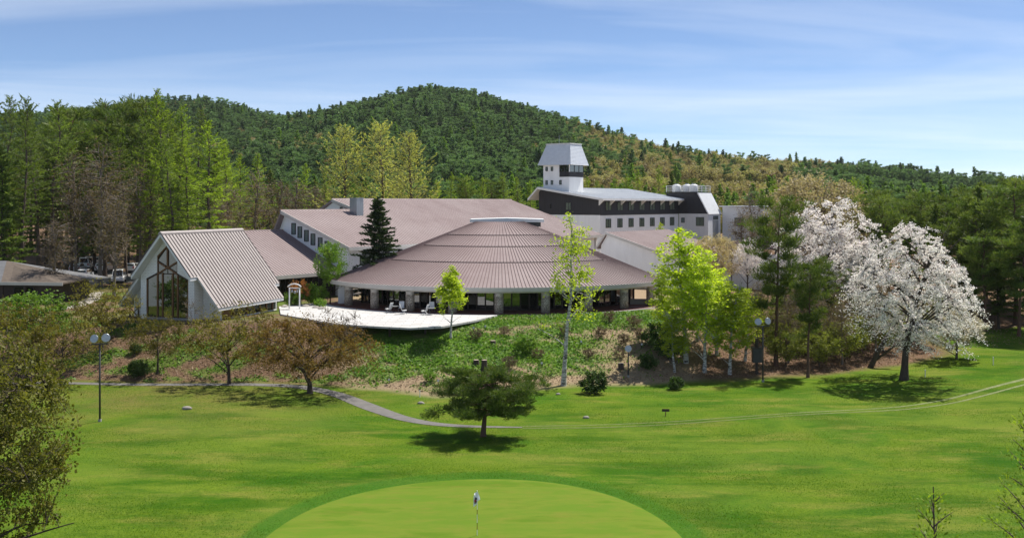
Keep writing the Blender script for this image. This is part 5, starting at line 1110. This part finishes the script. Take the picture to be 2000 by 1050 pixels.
def table(px, py, label):
    x, y, _ = at(px, py, (CZ-DZ)*F/(py-HOR)); t = empty('deck_table', (x, y, DZ), 0, label, 'table', 'tables on the sun deck')
    MB().lathe([(.1, .68), (.44, .69), (.45, .72), (.1, .725)], 20).build('table_top', M['metal'], t)
    for k in range(3): a = k*2.1; MB().tube([(.35*cos(a), .35*sin(a), 0), (.05*cos(a), .05*sin(a), .69)], .02, 6).build('leg', M['dark_metal'], t)
chair(759, 610, R(-120), 'white deck chair at the left of the first table')
chair(784, 608, R(0), 'white deck chair behind the first table')
chair(789, 613, R(105), 'white deck chair at the right of the first table, seen from behind')
chair(829, 614, R(-110), 'white deck chair at the left of the second table')
chair(844, 609, R(10), 'white deck chair behind the second table')
table(772, 610, 'small round table left on the sun deck'); table(843, 614, 'small round table beside the small birch')
# cars
glass_d = mirrorglass('car_glass', (.015, .017, .02))
def car(x, y, rz, col, label, van=False):
    z0 = gz(x, y)+.05; t = empty('parked_car', (x, y, z0), rz, label, 'car', 'cars in the car park'); pm, nt, b = newmat('car_paint')
    b.inputs['Base Color'].default_value = (*col, 1); b.inputs['Roughness'].default_value = .25; b.inputs['Coat Weight'].default_value = .6
    h = 1.95 if van else 1.5; Wd = .86
    lo = [(-2.2, .35), (2.15, .35), (2.2, .6), (2.15, .82), (1.1, .98), (-2.15, 1.02), (-2.25, .7)]
    MB().hexa([(a, -Wd, z) for a, z in lo], [(a, Wd, z) for a, z in lo]).build('body', pm, t)
    up = [(1.05, .985), (.35, h-.06), (.1, h), (-1.75, h), (-2.0, h-.08), (-2.15, 1.025)] if not van else [(1.75, .99), (1.15, h-.1), (.9, h), (-2.0, h), (-2.15, h-.1), (-2.15, 1.025)]
    MB().hexa([(a, -Wd*.92+(z-1)*.12, z) for a, z in up], [(a, Wd*.92-(z-1)*.12, z) for a, z in up]).build('cabin', pm, t)
    def pane(pts): MB().poly(pts).build('window', glass_d, t)
    e = Wd*.92
    for s in (-1, 1):
        yy = lambda z: s*(e-(z-1)*.12+.006)
        for a0, a1, a2, a3 in (((.85, .38, -.55, -.55) if not van else (1.5, 1.05, -.2, -.2)), ((-.65, -.65, -1.85, -1.75) if not van else (-.3, -.3, -1.95, -1.95))):
            pane([(a0, yy(1.06), 1.06), (a1, yy(h-.14), h-.14), (a3, yy(h-.14), h-.14), (a2, yy(1.06), 1.06)])
    f0, f1 = (1.05, .37) if not van else (1.75, 1.17)
    pane([(f0-.02, -e+.1, 1.03), (f1+.03, -e+.2, h-.1), (f1+.03, e-.2, h-.1), (f0-.02, e-.1, 1.03)])
    pane([(-2.165, -e+.12, 1.1), (-2.06 if not van else -2.165, -e+.22, h-.16), (-2.06 if not van else -2.165, e-.22, h-.16), (-2.165, e-.12, 1.1)])
    for a in (-1.35, 1.35):
        for s in (-1, 1):
            w_ = inst('wheel', MB().lathe([(.2, -.1), (.32, -.1), (.33, 0), (.32, .1), (.2, .1)], 16).mesh('wheel', M['rubber']), t, (a, s*(Wd-.08), .33), (R(90), 0, 0))
            MB().lathe([(.05, -.11), (.2, -.105), (.2, .105), (.05, .11)], 12).build('rim', M['metal'], w_)
    for s in (-1, 1):
        MB().box(2.1, 2.21, s*.62-.16, s*.62+.16, .66, .80).build('headlight', M['sling'], t); MB().box(-2.27, -2.18, s*.68-.1, s*.68+.1, .72, .95).build('tail_light', plain('tail_lamp', (.45, .02, .02), None, .3), t)
cars = [(165, 156, 100, (.75, .76, .78), False, 'white car nearest the lodge'), (152, 163, 100, (.70, .71, .73), False, 'silver white car behind the nearest one'), (172, 168, 95, (.76, .76, .76), True, 'white van behind the parked cars'), (232, 152, -75, (.78, .78, .78), True, 'white wagon beside the trunk near the chapel'), (186, 172, 90, (.72, .72, .74), False, 'white car in the middle of the car park'), (262, 166, 90, (.7, .7, .7), False, 'pale car just left of the chapel roof'), (140, 170, 95, (.10, .10, .12), False, 'dark car at the back of the car park'), (205, 165, 92, (.74, .74, .74), False, 'white car behind the bare trunk')]
for px, d, a, c_, v_, lab in cars: car((px-1000)*d/F, d, R(a), c_, lab, v_)
# stumps, stones, garden spots, posts
def stump(px, py, h, label):
    p = bank_spot(px, py); t = empty('tree_stump', (p[0], p[1], p[2]), random.uniform(0, 6), label, 'stump', 'stumps on the bank')
    MB().lathe([(.36, -.2), (.30, .05), (.27, h*.6), (.26, h)], 11).build('bark', M['stump'], t); MB().lathe([(.05, h+.01), (.25, h+.008), (.25, h-.01)][::-1], 11).build('cut_face', M['cutwood'], t)
stump(930, 712, .45, 'cut stump above the garden pine'); stump(946, 722, .9, 'tall broken stump directly behind the garden pine'); stump(1213, 720, .55, 'cut stump left of the single lamp'); stump(963, 672, .35, 'small stump on the ivy slope')
def spotlight(px, py, label):
    p = bank_spot(px, py); t = empty('garden_spotlight', (p[0], p[1], p[2]), 0, label, 'spotlight', 'garden spotlights on the bank')
    MB().tube([(0, 0, -.1), (0, 0, .3)], .03, 6).build('stake', M['dark_metal'], t)
    inst('head', MB().lathe([(.06, 0), (.10, .04), (.12, .2), (.1, .22)], 12).mesh('head', M['dark_metal']), t, (0, .05, .38), (R(80), 0, 0)); inst('lens', MB().lathe([(.02, .225), (.095, .224), (.095, .21)][::-1], 12).mesh('lens', M['sling']), t, (0, .05, .38), (R(80), 0, 0))
for px, py, lab in [(584, 745, 'spotlight left of the rust brown tree trunk'), (760, 750, 'spotlight under the right side of the rust brown tree'), (856, 752, 'spotlight left of the garden pine'), (925, 648, 'spotlight right of the small birch'), (948, 645, 'spotlight beside the deck corner'), (1135, 675, 'spotlight right of the tall birch stem'), (1058, 717, 'spotlight below the bank shrubs'), (1253, 680, 'spotlight above the single lamp')]: spotlight(px, py, lab)
def stone(px, py, s, label):
    p = bank_spot(px, py); rg = np.random.default_rng(int(px)); V = []; Q = []
    mb = MB(); pr = [(.3, 0), (.5, .1), (.48, .25), (.3, .38), (.1, .42)]; mb.lathe(pr, 10); mb.v = [(a*s*(1+rg.normal(0, .12)), b_*s*.7*(1+rg.normal(0, .12)), (c-.08)*s) for a, b_, c in mb.v]
    o = mb.build('stone', M['stone'], None, True, label=label, cat='stone', group='stones in the grass'); o.location = (p[0], p[1], p[2])
for px, py, s, lab in [(365, 799, .75, 'flat stone in the grass right of the floodlight'), (696, 637, 1.2, 'pale boulder at the corner of the sun deck'), (822, 788, .55, 'small dark stone above the cart path'), (1090, 770, .4, 'stone near the birch foot'), (1145, 816, .5, 'small dark stone right of the garden pine')]: stone(px, py, s, lab)
for px, py, h, lab in [(1300, 812, .55, 'small wooden marker board on the fairway'), (1807, 736, .6, 'white marker peg beside the largest cherry'), (1940, 712, .7, 'white marker peg near the right border'), (820, 775, .5, 'white marker peg left of the garden pine')]:
    p = bank_spot(px, py); t = empty('marker_peg', p, 0, lab, 'marker', 'course markers'); mt = M['wood'] if 'wooden' in lab else M['white_paint']
    MB().box(-.03, .03, -.03, .03, -.1, h).build('stake', mt, t)
    if 'wooden' in lab: MB().box(-.28, .28, -.05, -.032, h-.2, h).build('board', M['stump'], t)
    else: MB().box(-.04, .04, -.04, .04, h, h+.06).build('cap', mt, t)
# dark box on a post and thin sign under the tall pine
x, y, z0 = bank_spot(1478, 730); t = empty('nest_box', (x, y, z0), 0, 'dark box on a trunk post beside the double lamp', 'box')
MB().tube([(0, 0, -.2), (0, 0, 3.3)], .14, 8).build('post', M['bark'], t); MB().box(-.42, .42, -.3, .3, 1.1, 2.4).build('housing', M['dark_metal'], t); MB().box(-.48, .48, -.36, .36, 2.4, 2.47).build('lid', M['timber_dark'], t)
# courtyard stones
for i, (px, d) in enumerate([(596, 118.5), (606, 119.5), (618, 117), (628, 116), (556, 118)]):
    p = spot(px, d); mb = MB().lathe([(.3, 0), (.5, .1), (.48, .3), (.25, .45)], 9); rg = np.random.default_rng(i+50); mb.v = [(a*(1+rg.normal(0, .15)), b_*(1+rg.normal(0, .15)), c*(1+rg.normal(0, .1))) for a, b_, c in mb.v]
    o = mb.build('garden_rock', M['stone'], None, True, label=ORD[i]+' rock from the left in the courtyard border' if False else ['rock under the orange maple', 'rock between maple and green bush', 'rock before the restaurant pier', 'low rock at the pier foot', 'rock beside the chapel rear corner'][i], cat='rock', group='courtyard rocks'); o.location = (p[0], p[1], p[2]-.1)
# leaning trunk under the cherry
x, y, z0 = bank_spot(1697, 718); t = empty('leaning_trunk', (x, y, z0), 0, 'dark leaning trunk left of the largest cherry', 'tree trunk')
MB().tube([(0, 0, -.3), (1.2, .3, 1.9), (2.8, .8, 4.0), (4.2, 1.3, 5.4)], [.28, .22, .17, .08], 9).build('trunk', M['bark'], t, True); MB().tube([(.5, .1, .6), (2.6, -.2, 2.3), (4.0, -.3, 3.2)], [.13, .1, .05], 7).build('branch', M['bark'], t, True)
# thin spring haze over the whole place
hz, nt, b = newmat('haze_air'); nt.nodes.remove(b); pv = nt.nodes.new('ShaderNodeVolumePrincipled'); pv.inputs['Color'].default_value = (.88, .93, 1, 1); pv.inputs['Density'].default_value = .00004; pv.inputs['Anisotropy'].default_value = .2
L(nt, pv.outputs[0], nt.nodes['Material Output'].inputs['Volume'])
MB().box(-3600, 3600, -150, 3600, -2, 175).build('haze', hz, None, kind='stuff', label='thin blue spring haze')
